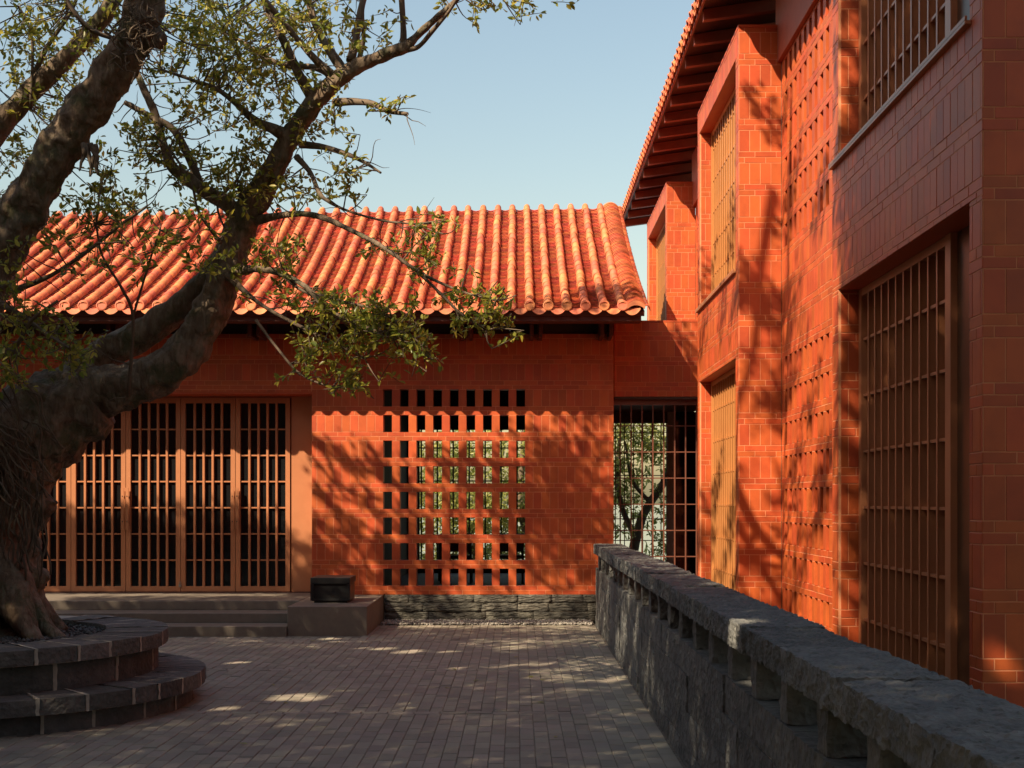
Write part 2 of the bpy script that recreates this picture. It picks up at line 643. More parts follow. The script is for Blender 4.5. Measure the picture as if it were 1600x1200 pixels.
def courses(z0, z1):
    out = []
    k = -8
    while True:
        b = CZ0 + 2 * CTHIN + k * CPER
        if b > z1:
            break
        out += [(b, b + CTALL, 'tall', k), (b + CTALL, b + CTALL + CTHIN, 'a', k), (b + CTALL + CTHIN, b + CPER, 'b', k)]
        k += 1
    return [(max(a, z0), min(b, z1), t, k) for a, b, t, k in out if min(b, z1) - max(a, z0) > .012]


class TiledBuilding:
    def __init__(self, root):
        self.root, self.items, self.back = root, [], MB()

    def face(self, O, U, Nn, L, z0, z1, openings=(), slits=None, uoff=0., depth=.018, thick=None):
        """tiles on one wall face. O: start at z=0, U: along, Nn: outward normal. slits: (u0, cols, rows, deep)"""
        O, U, Nn = np.array(O, float), np.array(U, float), np.array(Nn, float)
        for ca, cb, typ, k in courses(z0, z1):
            cuts = sorted({ca, cb} | {o[2] for o in openings if ca + .004 < o[2] < cb - .004} | {o[3] for o in openings if ca + .004 < o[3] < cb - .004})
            for za, zb in zip(cuts[:-1], cuts[1:]):
                zm = (za + zb) / 2
                holes = [(o[0], o[1]) for o in openings if o[2] < zm < o[3]]
                deep_rng = None
                if slits:
                    su, sn, rows, deep = slits
                    deep_rng = (su - CPER, su + sn * .239 + CPER)
                    if typ == 'tall' and k in rows:
                        holes += [(su + i * .239 - .003, su + i * .239 + .1125) for i in range(sn)]
                if typ == 'tall':
                    w, off = .1195, uoff
                else:
                    w, off = .239, uoff + (.179 if typ == 'a' else .0598) + (.12 if k % 2 else 0)
                i = math.floor((0 - off) / w)
                while off + i * w < L:
                    a, b = max(off + i * w, 0), min(off + (i + 1) * w, L)
                    i += 1
                    segs = [(a, b)]
                    for h0, h1 in holes:
                        ns = []
                        for s0, s1 in segs:
                            if h1 <= s0 or h0 >= s1:
                                ns.append((s0, s1))
                            else:
                                if h0 > s0: ns.append((s0, h0))
                                if h1 < s1: ns.append((h1, s1))
                        segs = ns
                    for s0, s1 in segs:
                        if s1 - s0 < .014:
                            continue
                        is_deep = deep_rng and deep_rng[0] < (s0 + s1) / 2 < deep_rng[1] and (zb - za) > .02 and min(slits[2]) - 1 <= k <= max(slits[2])
                        d = slits[3] if is_deep else depth
                        c = O + U * ((s0 + s1) / 2)
                        c[2] = zm
                        self.items.append((c, U, Nn, s1 - s0 - JT, zb - za - JT, d))

    def finish(self, m, wallname, mmort):
        R = self.root
        ang = R.rotation_euler[2]
        ca, sa = math.cos(ang), math.sin(ang)

        def rank(it):
            c, U, Nn, w, h, d = it
            p = np.array([c[0] * ca - c[1] * sa + R.location[0], c[0] * sa + c[1] * ca + R.location[1], c[2]])
            if not in_view(p, 4):
                return 0
            e = np.array([0, 0, EYE]) - p
            dist = np.linalg.norm(e)
            return max(0, np.dot(e / dist, Nn)) * w * h / dist ** 2
        self.items.sort(key=rank, reverse=True)
        cache, rest = {}, MB()

        def shape(w, h, d):
            c = .0016
            x, z = w / 2, h / 2
            v = [(-x, d, -z), (x, d, -z), (x, d, z), (-x, d, z), (-x, c, -z), (x, c, -z), (x, c, z), (-x, c, z),
                 (-x + c, 0, -z + c), (x - c, 0, -z + c), (x - c, 0, z - c), (-x + c, 0, z - c)]
            f = [(8, 9, 10, 11)]
            for i in range(4):
                j = (i + 1) % 4
                f += [(i, j, j + 4, i + 4), (i + 4, j + 4, j + 8, i + 8)]
            if d > .1:
                f.append((3, 2, 1, 0))
            return v, f
        for n, (c, U, Nn, w, h, d) in enumerate(self.items):
            jit = max(-.0012, min(.0012, random.gauss(0, .0008)))
            # local frame: x along U, y inward, z up
            if n < 300:
                key = (round(w, 3), round(h, 3), round(d, 3))
                if key not in cache:
                    v, f = shape(w, h, d)
                    cache[key] = mesh_of(v, f, m, name='wall_tile')
                o = ob('wall_tile', cache[key], R, tuple(c + Nn * jit))
                # rotate so that local -y is Nn
                o.rotation_euler = (random.gauss(0, .002), 0, math.atan2(-Nn[0], Nn[1]) + math.pi + random.gauss(0, .002))
            else:
                v, f = shape(w, h, d)
                X = np.array([-Nn[1], Nn[0], 0])
                rest.add([tuple(c + X * q[0] - Nn * (q[1] - jit) + np.array([0, 0, q[2]])) for q in v], f)
        rest.build('wall_tile_field', m, R, kind='stuff')
        self.back.build(wallname, mmort, R)

    def back_wall_with_slits(self, x0, x1, y0, y1, z0, z1, slits, axis):
        """backing boxes leaving the slits open. axis 'x': wall runs along x"""
        su, sn, rows, deep = slits       # su in absolute coordinate along the axis
        B = self.back

        def put(a, b, za, zb):
            if axis == 'x':
                B.box(a, b, y0, y1, za, zb)
            else:
                B.box(x0, x1, a, b, za, zb)
        lo, hi = (x0, x1) if axis == 'x' else (y0, y1)
        zs = z0
        for k in sorted(rows):
            b = CZ0 + 2 * CTHIN + k * CPER
            put(lo, hi, zs, b - .007)
            e = b + CTALL
            edges = [lo] + [q for i in range(sn) for q in (su + i * .239 - .013, su + i * .239 + .1225)] + [hi]
            for i in range(0, len(edges), 2):
                put(edges[i], edges[i + 1], b - .007, e + .007)
            zs = e + .007
        put(lo, hi, zs, z1)


# ------------------------------------------------------------------ the pavilion at the back of the court
WY = 18.38
XR = 1.388            # right end of the front wall
XJ = -2.95            # right jamb of the door recess
ZB, ZT = .377, 4.12
pav = empty('red_tiled_pavilion', (0, 0, 0), label='single storey red tiled pavilion with barrel tile roof, slatted doors and slit screen', category='pavilion')
T = TiledBuilding(pav)
DOOR_TOP = 3.29
ROWS = list(range(8))
SU = -1.914
T.face((XJ, WY, 0), (1, 0, 0), (0, -1, 0), XR - XJ, ZB, ZT, slits=(SU - XJ, 9, ROWS, .19), uoff=(SU - XJ) % .239 - .239 + .1135)
T.face((-9.0, WY, 0), (1, 0, 0), (0, -1, 0), XJ + 9.0 - JT, DOOR_TOP, ZT, uoff=.03)
T.face((XR, WY + .02, 0), (0, 1, 0), (1, 0, 0), 5.6, ZB, ZT)
T.back_wall_with_slits(XJ + .004, XR - .004, WY + .0025, WY + .186, ZB, ZT, (SU, 9, ROWS, .19), 'x')
T.back.box(-9.0, XJ + .004, WY + .0025, WY + .46, DOOR_TOP + .004, ZT)
T.back.box(XR - .2, XR - .004, WY + .186, 24.2, ZB, ZT)
T.finish(M['tile'], 'wall', M['mortar'])
MB().box(-9.0, XJ - .003, WY - .002, WY + .50, DOOR_TOP - .03, DOOR_TOP + .002).build('door_soffit', M['tile_plain'], pav)
MB().box(XJ + .001, XJ + .19, WY + .187, WY + .50, ZB, ZT).build('door_jamb', M['tile_plain'], pav)
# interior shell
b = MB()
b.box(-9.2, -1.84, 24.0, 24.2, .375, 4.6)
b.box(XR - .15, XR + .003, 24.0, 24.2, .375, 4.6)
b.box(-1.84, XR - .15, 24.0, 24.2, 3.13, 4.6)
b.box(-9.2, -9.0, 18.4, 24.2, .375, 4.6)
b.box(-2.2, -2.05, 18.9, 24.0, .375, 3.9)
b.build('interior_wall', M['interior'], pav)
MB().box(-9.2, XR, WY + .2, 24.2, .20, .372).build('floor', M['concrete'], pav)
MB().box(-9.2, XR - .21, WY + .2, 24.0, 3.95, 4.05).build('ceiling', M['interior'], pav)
# back window with slim bars
bw = MB().box(-1.84, XR - .15, 24.02, 24.08, .375, .47).box(-1.84, XR - .15, 24.02, 24.08, 3.06, 3.13).build('back_window', M['dark_metal'], pav)
for i in range(11):
    x = -1.80 + i * .30
    box('bar', x - .014, x + .014, 24.03, 24.07, .47, 3.06, M['dark_metal'], bw)
for z in (1.0, 1.55, 2.1, 2.72):
    box('rail', -1.84, XR - .15, 24.035, 24.065, z - .012, z + .012, M['dark_metal'], bw)

# plinth of dark stone under the slit wall, in courses of long stones
pl = MB().box(-1.905, XR - .01, WY + .012, WY + .19, -.04, .372).build('plinth', M['planter_mortar'], pav)
rp = random.Random(5)
for zi, (za, zb) in enumerate(((-.03, .13), (.135, .26), (.265, .374))):
    x = -1.90 - rp.uniform(0, .3)
    while x < XR:
        w = rp.uniform(.45, .95)
        a, bb = max(x, -1.90), min(x + w, XR)
        if bb - a > .06:
            v, f = rough_block(corners_of(a + .003, bb - .003, WY - .008 + rp.uniform(-.008, .008), WY + .05, za, zb), 10, 2, 4, .016, 9, rp.uniform(0, 99))
            ob('plinth_stone', mesh_of(v, f, M['plinth'], True), pl)
        x += w

# doors
DY = 18.85
LEAF = .806
DX0 = (454 - CX) * DY / F
dz0, dz1 = .392, DOOR_TOP - .055
box('door_side_panel', DX0 + .012, XJ + .30, DY - .01, DY + .05, .378, DOOR_TOP - .031, M['bronze'], pav, .003)
MB().box(-9, DX0 + .012, DY - .005, DY + .06, DOOR_TOP - .052, DOOR_TOP - .031).build('door_head', M['bronze'], pav)
MB().box(-9, XJ, DY - .03, DY + .06, .374, .388).build('threshold', M['eave_wood'], pav)
for i in range(7):
    x1 = DX0 - i * LEAF - .004
    x0 = x1 - LEAF + .008
    st = .066
    fr = MB().box(x0, x0 + st, DY - .03, DY + .03, dz0, dz1).box(x1 - st, x1, DY - .03, DY + .03, dz0, dz1)
    fr.box(x0 + st, x1 - st, DY - .028, DY + .028, dz0, dz0 + .075).box(x0 + st, x1 - st, DY - .028, DY + .028, dz1 - .075, dz1)
    d = fr.build('door', M['bronze'], pav)
    ix0, ix1, iz0, iz1 = x0 + st, x1 - st, dz0 + .075, dz1 - .075
    for k in range(1, 5):
        x = ix0 + (ix1 - ix0) * k / 5
        box('bar', x - .016, x + .016, DY - .026, DY + .022, iz0, iz1, M['bronze'], d, .002)
    for k in range(1, 7):
        z = iz0 + (iz1 - iz0) * k / 7
        box('rail', ix0, ix1, DY - .012, DY + .012, z - .011, z + .011, M['bronze'], d, .002)
    MB().box(ix0, ix1, DY + .023, DY + .027, iz0, iz1).build('glass', M['glass'], d)
    # pull handles on the meeting stiles
    side = x0 if i % 2 == 0 else x1
    hx0, hx1 = (side + .008, side + .052) if i % 2 == 0 else (side - .052, side - .008)
    h = MB().box(hx0, hx1, DY - .085, DY - .072, 1.30, 1.915)
    for z in (1.42, 1.79):
        h.box((hx0 + hx1) / 2 - .008, (hx0 + hx1) / 2 + .008, DY - .072, DY - .03, z - .008, z + .008)
    h.build('handle', M['bronze'], d)
    for z in (1.42, 1.79):
        box('bolt', (hx0 + hx1) / 2 - .007, (hx0 + hx1) / 2 + .007, DY - .0865, DY - .0855, z - .009, z + .009, M['dark_metal'], d)

# eave: boards, brackets
EY, RY = 17.36, 22.10
XE = 1.76             # right verge
XL = -9.4


def roof_z(x, s):
    return 4.33 + 1.90 * s + .55 * s * s + .0146 * (x - 1.7) * s * s


def roof_pt(x, s, up=0.):
    e = .01
    z = roof_z(x, s)
    dz = (roof_z(x, s + e) - z) / (e * (RY - EY))
    n = math.hypot(1, dz)
    return np.array([x, EY + (RY - EY) * s - up * dz / n, z + up / n])


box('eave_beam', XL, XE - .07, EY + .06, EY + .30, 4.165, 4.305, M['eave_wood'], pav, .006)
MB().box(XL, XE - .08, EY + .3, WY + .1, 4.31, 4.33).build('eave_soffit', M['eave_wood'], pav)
for k in range(10):
    xc = (837 - CX) / 108.8 + (k - 8.0) * .985 + .985
    for dx in (-.062, .062):
        if xc + dx < XE - .25:
            box('eave_bracket', xc + dx - .026, xc + dx + .026, WY - .52, WY - .008, 4.02, 4.30, M['eave_wood'], pav, .005)
MB().box(XL, XR, WY + .06, WY + .14, 4.122, 4.34).build('eave_gap_board', M['interior'], pav)

# roof
NS = 14
rv, rf = [], []
for side in (0, 1):
    for j in range(NS + 1):
        for x in (XL, XE - .03):
            rv.append(roof_pt(x, j / NS, -.035 - .07 * side))
for j in range(NS):
    a = 2 * j
    rf.append((a, a + 1, a + 3, a + 2))
    o2 = 2 * (NS + 1)
    rf.append((o2 + a, o2 + a + 2, o2 + a + 3, o2 + a + 1))
    rf.append((a + 1, o2 + a + 1, o2 + a + 3, a + 3))
    rf.append((a, a + 2, o2 + a + 2, o2 + a))
rf.append((0, 2 * (NS + 1), 2 * (NS + 1) + 1, 1))
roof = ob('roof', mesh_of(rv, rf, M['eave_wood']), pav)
# rear slope and gable
bk = MB()
zr = [roof_pt(x, 1)[2] - .03 for x in (XL, XE - .03)]
bk.add([(XL, RY, zr[0]), (XE - .03, RY, zr[1]), (XE - .03, 26.6, 4.5), (XL, 26.6, 4.5), (XL, RY, zr[0] - .09), (XE - .03, RY, zr[1] - .09), (XE - .03, 26.6, 4.4), (XL, 26.6, 4.4)],
       [(0, 1, 2, 3), (4, 7, 6, 5), (0, 4, 5, 1), (1, 5, 6, 2), (2, 6, 7, 3), (3, 7, 4, 0)])
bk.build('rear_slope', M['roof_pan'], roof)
gv = [(XR, WY, 4.12), (XR, 24.2, 4.12)] + [tuple(roof_pt(XR, s, -.11)) for s in (1.0, .7, .4, .23)]
MB().add(gv + [(x - .12, y, z) for x, y, z in gv], [(0, 1, 2, 3, 4, 5), (11, 10, 9, 8, 7, 6)]).build('gable', M['tile_plain'], pav)

PIT = .252
ROW_X = [XE - .33 - PIT * i for i in range(43)]
RC, CL = .064, .236        # cover tile radius, exposed length
SL = math.hypot(RY - EY, 2.45)
NC = int(SL / CL)
cov_cache = {}


def cover_shape(length, r0, r1, n=7, th=.012):
    v, f = [], []
    for yy, r in ((0, r0), (length, r1)):
        for k in range(n + 1):
            a = math.pi * (k / n)
            v.append((math.cos(a) * r, yy, math.sin(a) * r * 1.22))
    for k in range(n):
        f.append((k, k + 1, n + 2 + k, n + 1 + k))
    m0 = len(v)
    for k in range(n + 1):
        a = math.pi * (k / n)
        v.append((math.cos(a) * (r0 - th), 0, math.sin(a) * (r0 - th) * 1.22))
    for k in range(n):
        f.append((k + 1, k, m0 + k, m0 + k + 1))
    return v, f


cv, cf = cover_shape(CL + .03, RC, RC - .011)
cm = mesh_of(cv, cf, M['roof_tile'], True, 'cover_tile')
covers = []
for xi, x in enumerate(ROW_X):
    for j in range(NC):
        s0 = j / NC
        p = roof_pt(x, s0, .026)
        q = roof_pt(x, min(s0 + 1 / NC, 1.0), .026)
        pitch = math.atan2(q[2] - p[2], q[1] - p[1])
        covers.append((p, pitch, x))
rt9 = random.Random(2)
covers.sort(key=lambda c: (0 if in_view(c[0], -4) else 1, c[0][1]))
rest = MB()
rt = random.Random(9)
for n, (p, pitch, x) in enumerate(covers):
    jx, jr = rt.gauss(0, .003), rt.gauss(0, .010)
    if n < 300:
        o = ob('cover_tile', cm, roof, (p[0] + jx, p[1], p[2]))
        o.rotation_euler = (pitch + jr * .4, jr * .5, jr)
    else:
        c, s = math.cos(pitch), math.sin(pitch)
        rest.add([(p[0] + jx + a - b * jr, p[1] + b * c - d * s, p[2] + b * s + d * c) for a, b, d in cv], cf)
rest.build('cover_tile_field', M['roof_tile'], roof, kind='stuff', smooth=True)

# pan tiles: shallow curved plates, closely lapped
pan = MB()
EXP = .074
NP = int(SL / EXP)
for xi, x in enumerate(ROW_X + [ROW_X[0] + PIT]):
    xc = x - PIT / 2
    hw = PIT / 2 - .03 if xi < len(ROW_X) else PIT / 2 - .05
    for j in range(NP):
        s0 = j / NP
        p = roof_pt(xc, s0, 0)
        q = roof_pt(xc, min(s0 + 2.2 / NP, 1.02), 0)
        d = q - p
        d = d / np.linalg.norm(d)
        up = np.array([0, -d[2], d[1]])
        v = []
        lift = rt.uniform(0, .003)
        for dist, h in ((0, .034 + lift), (.13, .003)):
            for k in range(5):
                u = -1 + k / 2
                v.append(p + d * dist + up * (h - .034 * (1 - u * u)) + np.array([u * hw + rt.uniform(-.002, .002), 0, 0]))
        for k in range(5):
            u = -1 + k / 2
            v.append(p + up * (.021 + lift - .034 * (1 - u * u)) + np.array([u * hw, 0, 0]))
        f = [(k, k + 1, 6 + k, 5 + k) for k in range(4)] + [(10 + k, 11 + k, k + 1, k) for k in range(4)]
        pan.add(v, f)
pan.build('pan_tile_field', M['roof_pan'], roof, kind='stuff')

# round end caps and hanging drip tiles along the eave
capv, capf = [], []
for yy, r in ((0, .074), (.02, .074), (-.004, .060), (.006, .052)):
    for k in range(14):
        a = 2 * math.pi * k / 14
        capv.append((math.cos(a) * r, yy, math.sin(a) * r))
for k in range(14):
    j = (k + 1) % 14
    capf += [(k, j, 14 + j, 14 + k), (j, k, 28 + k, 28 + j), (28 + j, 28 + k, 42 + k, 42 + j)]
capf.append(tuple(42 + k for k in range(13, -1, -1)))
capm = mesh_of(capv, capf, M['roof_tile'], False, 'eave_cap')
dv, df = [], []
nn = 10
for yy in (0, .018):
    for k in range(nn + 1):
        u = -1 + 2 * k / nn
        dv.append((u * .118, yy + .0, -.022 * (1 - u * u) + .016))
    for k in range(nn + 1):
        u = -1 + 2 * k / nn
        dv.append((u * .112, yy - .02, -.022 - .075 * (1 - abs(u) ** 2.2)))
w = nn + 1
for k in range(nn):
    df += [(w + k, w + k + 1, k + 1, k), (2 * w + k, 2 * w + k + 1, 3 * w + k + 1, 3 * w + k), (3 * w + k + 1, w + k + 1, w + k, 3 * w + k), (k, k + 1, 2 * w + k + 1, 2 * w + k)]
drm = mesh_of(dv, df, M['roof_tile'], False, 'drip_tile')
for x in ROW_X:
    p = roof_pt(x, 0, .04)
    o = ob('eave_cap', capm, roof, (p[0], p[1] - .018, p[2] + .004)); o.rotation_euler = (-.18, 0, rt.gauss(0, .02))
    p = roof_pt(x - PIT / 2, 0, .0)
    o = ob('drip_tile', drm, roof, (p[0], p[1] - .012, p[2] + .004)); o.rotation_euler = (-.25, rt.gauss(0, .02), rt.gauss(0, .02))
p = roof_pt(ROW_X[0] + PIT / 2, 0, 0)
ob('drip_tile', drm, roof, (p[0], p[1] - .012, p[2] + .004))
# verge: broad lapped arch tiles, then a narrow edge row
vg = MB()
NV = int(SL / .073)
for row, (xc, hw, arch, z0) in enumerate(((XE - .15, .125, .062, .03), (XE + .005, .055, .03, -.01))):
    for j in range(NV):
        s0 = j / NV
        p = roof_pt(xc, s0, z0)
        q = roof_pt(xc, min(s0 + 2 / NV, 1.01), z0)
        d = (q - p) / np.linalg.norm(q - p)
        up = np.array([0, -d[2], d[1]])
        v = []
        jx = rt.uniform(-.003, .003)
        for dist, h in ((0, .030), (.14, -.002)):
            for k in range(9):
                u = -1 + k / 4
                v.append(p + d * dist + up * (h + arch * (1 - u * u)) + np.array([u * hw + jx, 0, 0]) - (up * .045 if row == 1 and u > .5 else 0))
        for k in range(9):
            u = -1 + k / 4
            v.append(p + up * (.016 + arch * (1 - u * u)) + np.array([u * (hw - .002) + jx, 0, 0]) - (up * .045 if row == 1 and u > .5 else 0))
        vg.add(v, [(k, k + 1, 10 + k, 9 + k) for k in range(8)] + [(18 + k, 19 + k, k + 1, k) for k in range(8)])
vg.build('verge_tile_field', M['roof_tile'], roof, kind='stuff')
p = roof_pt(XE - .15, 0, .03)
v, f = [], []
for yy in (-.012, .012):
    for k in range(11):
        u = -1 + k / 5
        v.append((u * .128, yy, .068 * (1 - u * u) + .01))
    for k in range(11):
        u = -1 + k / 5
        v.append((u * .118, yy, .05 * (1 - u * u) - .038))
for k in range(10):
    f += [(11 + k, 12 + k, k + 1, k), (22 + k, 23 + k, 34 + k, 33 + k), (k, k + 1, 23 + k, 22 + k), (12 + k, 11 + k, 33 + k, 34 + k)]
ob('verge_end_tile', mesh_of(v, f, M['roof_tile']), roof, tuple(p + np.array([0, -.02, 0])))

# ------------------------------------------------------------------ entrance steps and plinth block
steps = empty('entrance_steps', (-5.5, 16.3, 0), label='three low brown grey stone steps and side block before the slatted doors', category='steps')


def at_steps(name, x0, x1, y0, y1, z0, z1, **kw):
    o = box(name, x0 + 5.5, x1 + 5.5, y0 - 16.3, y1 - 16.3, z0, z1, M['concrete'], steps, .006, **kw)
    return o


at_steps('step', -9, -2.935, 16.28, 18.9, -.04, .125)
at_steps('step', -9, -2.936, 16.76, 18.9, .1255, .250)
at_steps('step', -9, -2.937, 17.26, DY - .032, .2505, .3735)
at_steps('side_block', -2.932, -1.915, 16.33, WY - .02, -.04, .3735)

# black box on the block
bx = empty('black_metal_box', (-2.468, 17.2, .3735), label='black metal box with overhanging lid standing on the step block', category='box')
box('body', -.248, .248, -.27, .29, .02, .25, M['dark_metal'], bx, .004)
box('lid', -.262, .262, -.30, .30, .251, .334, M['dark_metal'], bx, .005)
box('foot', -.22, .22, -.25, .27, 0, .0195, M['dark_metal'], bx)
MB().box(-.262, -.222, -.298, -.271, .03, .25).box(.222, .262, -.298, -.271, .03, .25).box(-.222, .222, -.298, -.271, .03, .05).build('front_frame', M['dark_metal'], bx)

# ------------------------------------------------------------------ gravel strips
def gravel(name, spots, size, m, parent, seed):
    r = np.random.default_rng(seed)
    N = len(spots)
    base = np.array([(1, 0, 0), (-1, 0, 0), (0, 1, 0), (0, -1, 0), (0, 0, 1), (0, 0, -1)], float)
    v = np.zeros((N, 6, 3))
    sc = r.uniform(.5, 1.2, (N, 1, 3)) * size
    sc[:, :, 2] *= .65
    jitter = r.uniform(-.25, .25, (N, 6, 3))
    v = (base[None] + jitter) * sc
    a = r.uniform(0, 6.28, N)
    x = v[:, :, 0] * np.cos(a)[:, None] - v[:, :, 1] * np.sin(a)[:, None]
    y = v[:, :, 0] * np.sin(a)[:, None] + v[:, :, 1] * np.cos(a)[:, None]
    v[:, :, 0], v[:, :, 1] = x, y
    v += np.asarray(spots)[:, None, :]
    faces = [(0, 2, 4), (2, 1, 4), (1, 3, 4), (3, 0, 4), (2, 0, 5), (1, 2, 5), (3, 1, 5), (0, 3, 5)]
    return ob(name, mesh_np(v, 6, faces, m, name), parent, kind='stuff')


n = 3400
sp = np.c_[RNG.uniform(-1.90, 1.06, n), RNG.uniform(17.735, 18.36, n), RNG.uniform(.0, .022, n)]
g = gravel('gravel_strip', sp, .022, M['gravel'], None, 1)
g['label'] = 'strip of pale gravel along the foot of the slit wall'
g['category'] = 'gravel'
MB().box(-1.91, 1.09, 17.724, 18.37, -.045, -.004).build('gravel_bed', M['soil'], kind='structure')

# ------------------------------------------------------------------ right building with bays
rb = empty('two_storey_building', (0, 0, 0), rz=-.002, label='tall orange tiled building with projecting window bays and deep timber eaves', category='building')
R = TiledBuilding(rb)
BX, PX = 2.467, 2.953       # bay face, screen wall face
WXI = BX + .165             # window plane
ZLO, ZBT = -.30, 7.056
BAYS = [(6.83, 10.11), (14.43, 17.75), (21.5, 24.8)]
LIN, SILL, UTOP = 3.35, 4.345, 6.76


def window(parent, y0, y1, z0, z1, far_near, m, rung0):
    """deep finned grille seen from the side; the far part of the opening is the grille, the near end a plain panel"""
    gy1 = y1 - .004
    gy0 = y0 + .86
    fr = MB()
    fr.box(WXI - .01, WXI + .14, gy1 - .075, gy1, z0, z1)                 # far jamb of the frame
    fr.box(WXI - .012, WXI + .14, gy0 - .10, gy0, z0, z1)                 # near jamb
    fr.box(WXI - .008, WXI + .14, gy0, gy1 - .075, z1 - .06, z1 - .002)
    fr.box(WXI - .008, WXI + .14, gy0, gy1 - .075, z0 + .002, z0 + .05)
    w = fr.build('window', m, parent)
    MB().box(WXI + .03, WXI + .14, y0 + .004, gy0 - .10, z0, z1).build('end_panel', M['panel'], w)
    a, b = gy0, gy1 - .075
    for i in range(1, 11):
        y = a + (b - a) * i / 11
        MB().box(WXI, WXI + .11, y - .007, y + .007, z0 + .05, z1 - .06).box(WXI - .006, WXI - .0005, y - .013, y + .013, z0 + .05, z1 - .06).build('fin', m, w)
    z = rung0
    while z < z1 - .12:
        if z > z0 + .1:
            box('rung', WXI + .006, WXI + .10, a, b, z - .010, z + .010, m, w)
        z += .4295
    MB().box(WXI + .112, WXI + .135, a, b, z0 + .05, z1 - .06).build('pane', M['panel'], w)
    return w


for bi, (y0, y1) in enumerate(BAYS):
    L = y1 - y0
    ZLO = -.30 if bi < 2 else 3.42
    win = [(.20, L - .19, ZLO - 1, LIN), (.20, L - .19, SILL, UTOP)]
    R.face((BX, y0, 0), (0, 1, 0), (-1, 0, 0), L, ZLO, ZBT, openings=win, uoff=.03)
    xe = 4.6 if bi == 0 else PX - .003
    R.face((BX, y0, 0), (1, 0, 0), (0, -1, 0), xe - BX, ZLO, ZBT, uoff=.005)
    # far jambs of both openings face the camera
    for z0, z1 in ((ZLO, LIN), (SILL, UTOP))[(0 if bi < 2 else 1):]:
        R.face((BX + .02, y1 - .19, 0), (1, 0, 0), (0, -1, 0), .16, z0, z1, uoff=-.06)
    B = R.back
    B.box(BX + .0025, xe, y0 + .0025, y0 + .19, ZLO, ZBT - .004)
    B.box(BX + .0025, PX, y1 - .1875, y1 - .003, ZLO, ZBT - .004)
    B.box(BX + .0025, BX + .20, y0 + .19, y1 - .186, LIN + .02, SILL - .02)
    B.box(BX + .0025, BX + .20, y0 + .19, y1 - .186, UTOP + .02, ZBT - .004)
    for z, nm in ((LIN, 'lintel'), (UTOP, 'lintel'))[(0 if bi < 2 else 1):]:
        MB().box(BX + .012, BX + .32, y0 + .195, y1 - .195, z, z + .019).build(nm, M['tile_plain'], rb)
    MB().box(BX - .004, PX, y0 - .006, y1 + .004, ZBT - .003, ZBT + .03).build('bay_cap', M['tile_plain'], rb)
    box('window_sill', BX - .035, BX + .30, y0 + .17, y1 - .02, SILL - .024, SILL - .001, M['bronze'], rb, .003)
    MB().box(BX - .035, BX - .022, y0 + .17, y1 - .02, SILL - .0005, SILL + .022).build('sill_lip', M['bronze'], rb)
    mw = M['bronze_sunlit'] if bi else M['bronze']  # farther bays get the bronze with sunlight in its colour
    if bi < 2:
        window(rb, y0 + .20, y1 - .20, ZLO, LIN - .002, True, mw, 2.956 - 7 * .4295)
    window(rb, y0 + .20, y1 - .20, SILL + .001, UTOP - .002, True, mw, 4.80)

ZLO = -.30
RUP = list(range(11, 17))
screens = [(10.11, 14.43), (17.75, 21.5)]
for si, (y0, y1) in enumerate(screens):
    nsl = int((y1 - y0 - .3) / .239)
    su = y1 - .17 - (nsl - 1) * .239 - .1135
    su_l = su - y0
    R.face((PX, y0, 0), (0, 1, 0), (-1, 0, 0), y1 - y0, ZLO, 6.66, slits=(su_l, nsl, ROWS + RUP, .19), uoff=su_l % .239 - .239 + .1135)
    R.back_wall_with_slits(PX + .0025, PX + .186, y0, y1, ZLO, 6.66, (su, nsl, ROWS + RUP, .19), 'y')
    box('eave_board', PX - .05, PX + .16, y0 - .1, y1 + .1, 6.662, 7.55, M['rafter'], rb, .004)
R.finish(M['tile'], 'wall', M['mortar'])
b = MB()
b.box(4.4, 4.6, 7.1, 26.5, ZLO, 7.6)
b.box(PX + .2, 4.4, 26.3, 26.5, 3.6, 7.6)
b.box(PX + .2, 4.4, 7.1, 26.3, 3.6, 3.75)
b.box(PX + .01, PX + .19, 24.8, 26.5, 3.6, 7.6)
b.build('interior_wall', M['interior'], rb)  # coloured dark so the space behind the slits reads unlit

# roof of the right building: eave edge, rafters, tiles
EX, EZ = 2.16, 7.54
RTOP = (7.5, 9.6)
y0r, y1r = 4.0, 26.75
rfm = MB()
rfm.add([(EX, y0r, EZ + .10), (RTOP[0], y0r, RTOP[1] + .1), (RTOP[0], y1r, RTOP[1] + .1), (EX, y1r, EZ + .10),
         (EX, y0r, EZ + .03), (3.2, y0r, EZ + .19), (RTOP[0], y0r, RTOP[1]), (RTOP[0], y1r, RTOP[1]), (3.2, y1r, EZ + .19), (EX, y1r, EZ + .03)],
        [(0, 1, 2, 3), (4, 9, 8, 5), (5, 8, 7, 6), (0, 4, 5, 6, 1), (3, 2, 7, 8, 9), (0, 3, 9, 4), (1, 6, 7, 2)])
rroof = rfm.build('roof', M['eave_wood'], rb)
box('fascia_board', EX - .028, EX - .001, y0r, y1r, EZ - .01, EZ + .085, M['rafter'], rroof)
y = 15.33 - .82 * 12
while y < y1r:
    if y > y0r:
        v = []
        for yy in (y - .045, y + .045):
            v += [(EX + .03, yy, EZ - .10), (3.25, yy, EZ + .045), (3.25, yy, EZ + .185), (EX + .03, yy, EZ + .028)]
        MB().add(v, [(0, 1, 2, 3), (7, 6, 5, 4), (0, 4, 5, 1), (1, 5, 6, 2), (2, 6, 7, 3), (3, 7, 4, 0)]).build('rafter', M['rafter'], rroof)
    y += .815
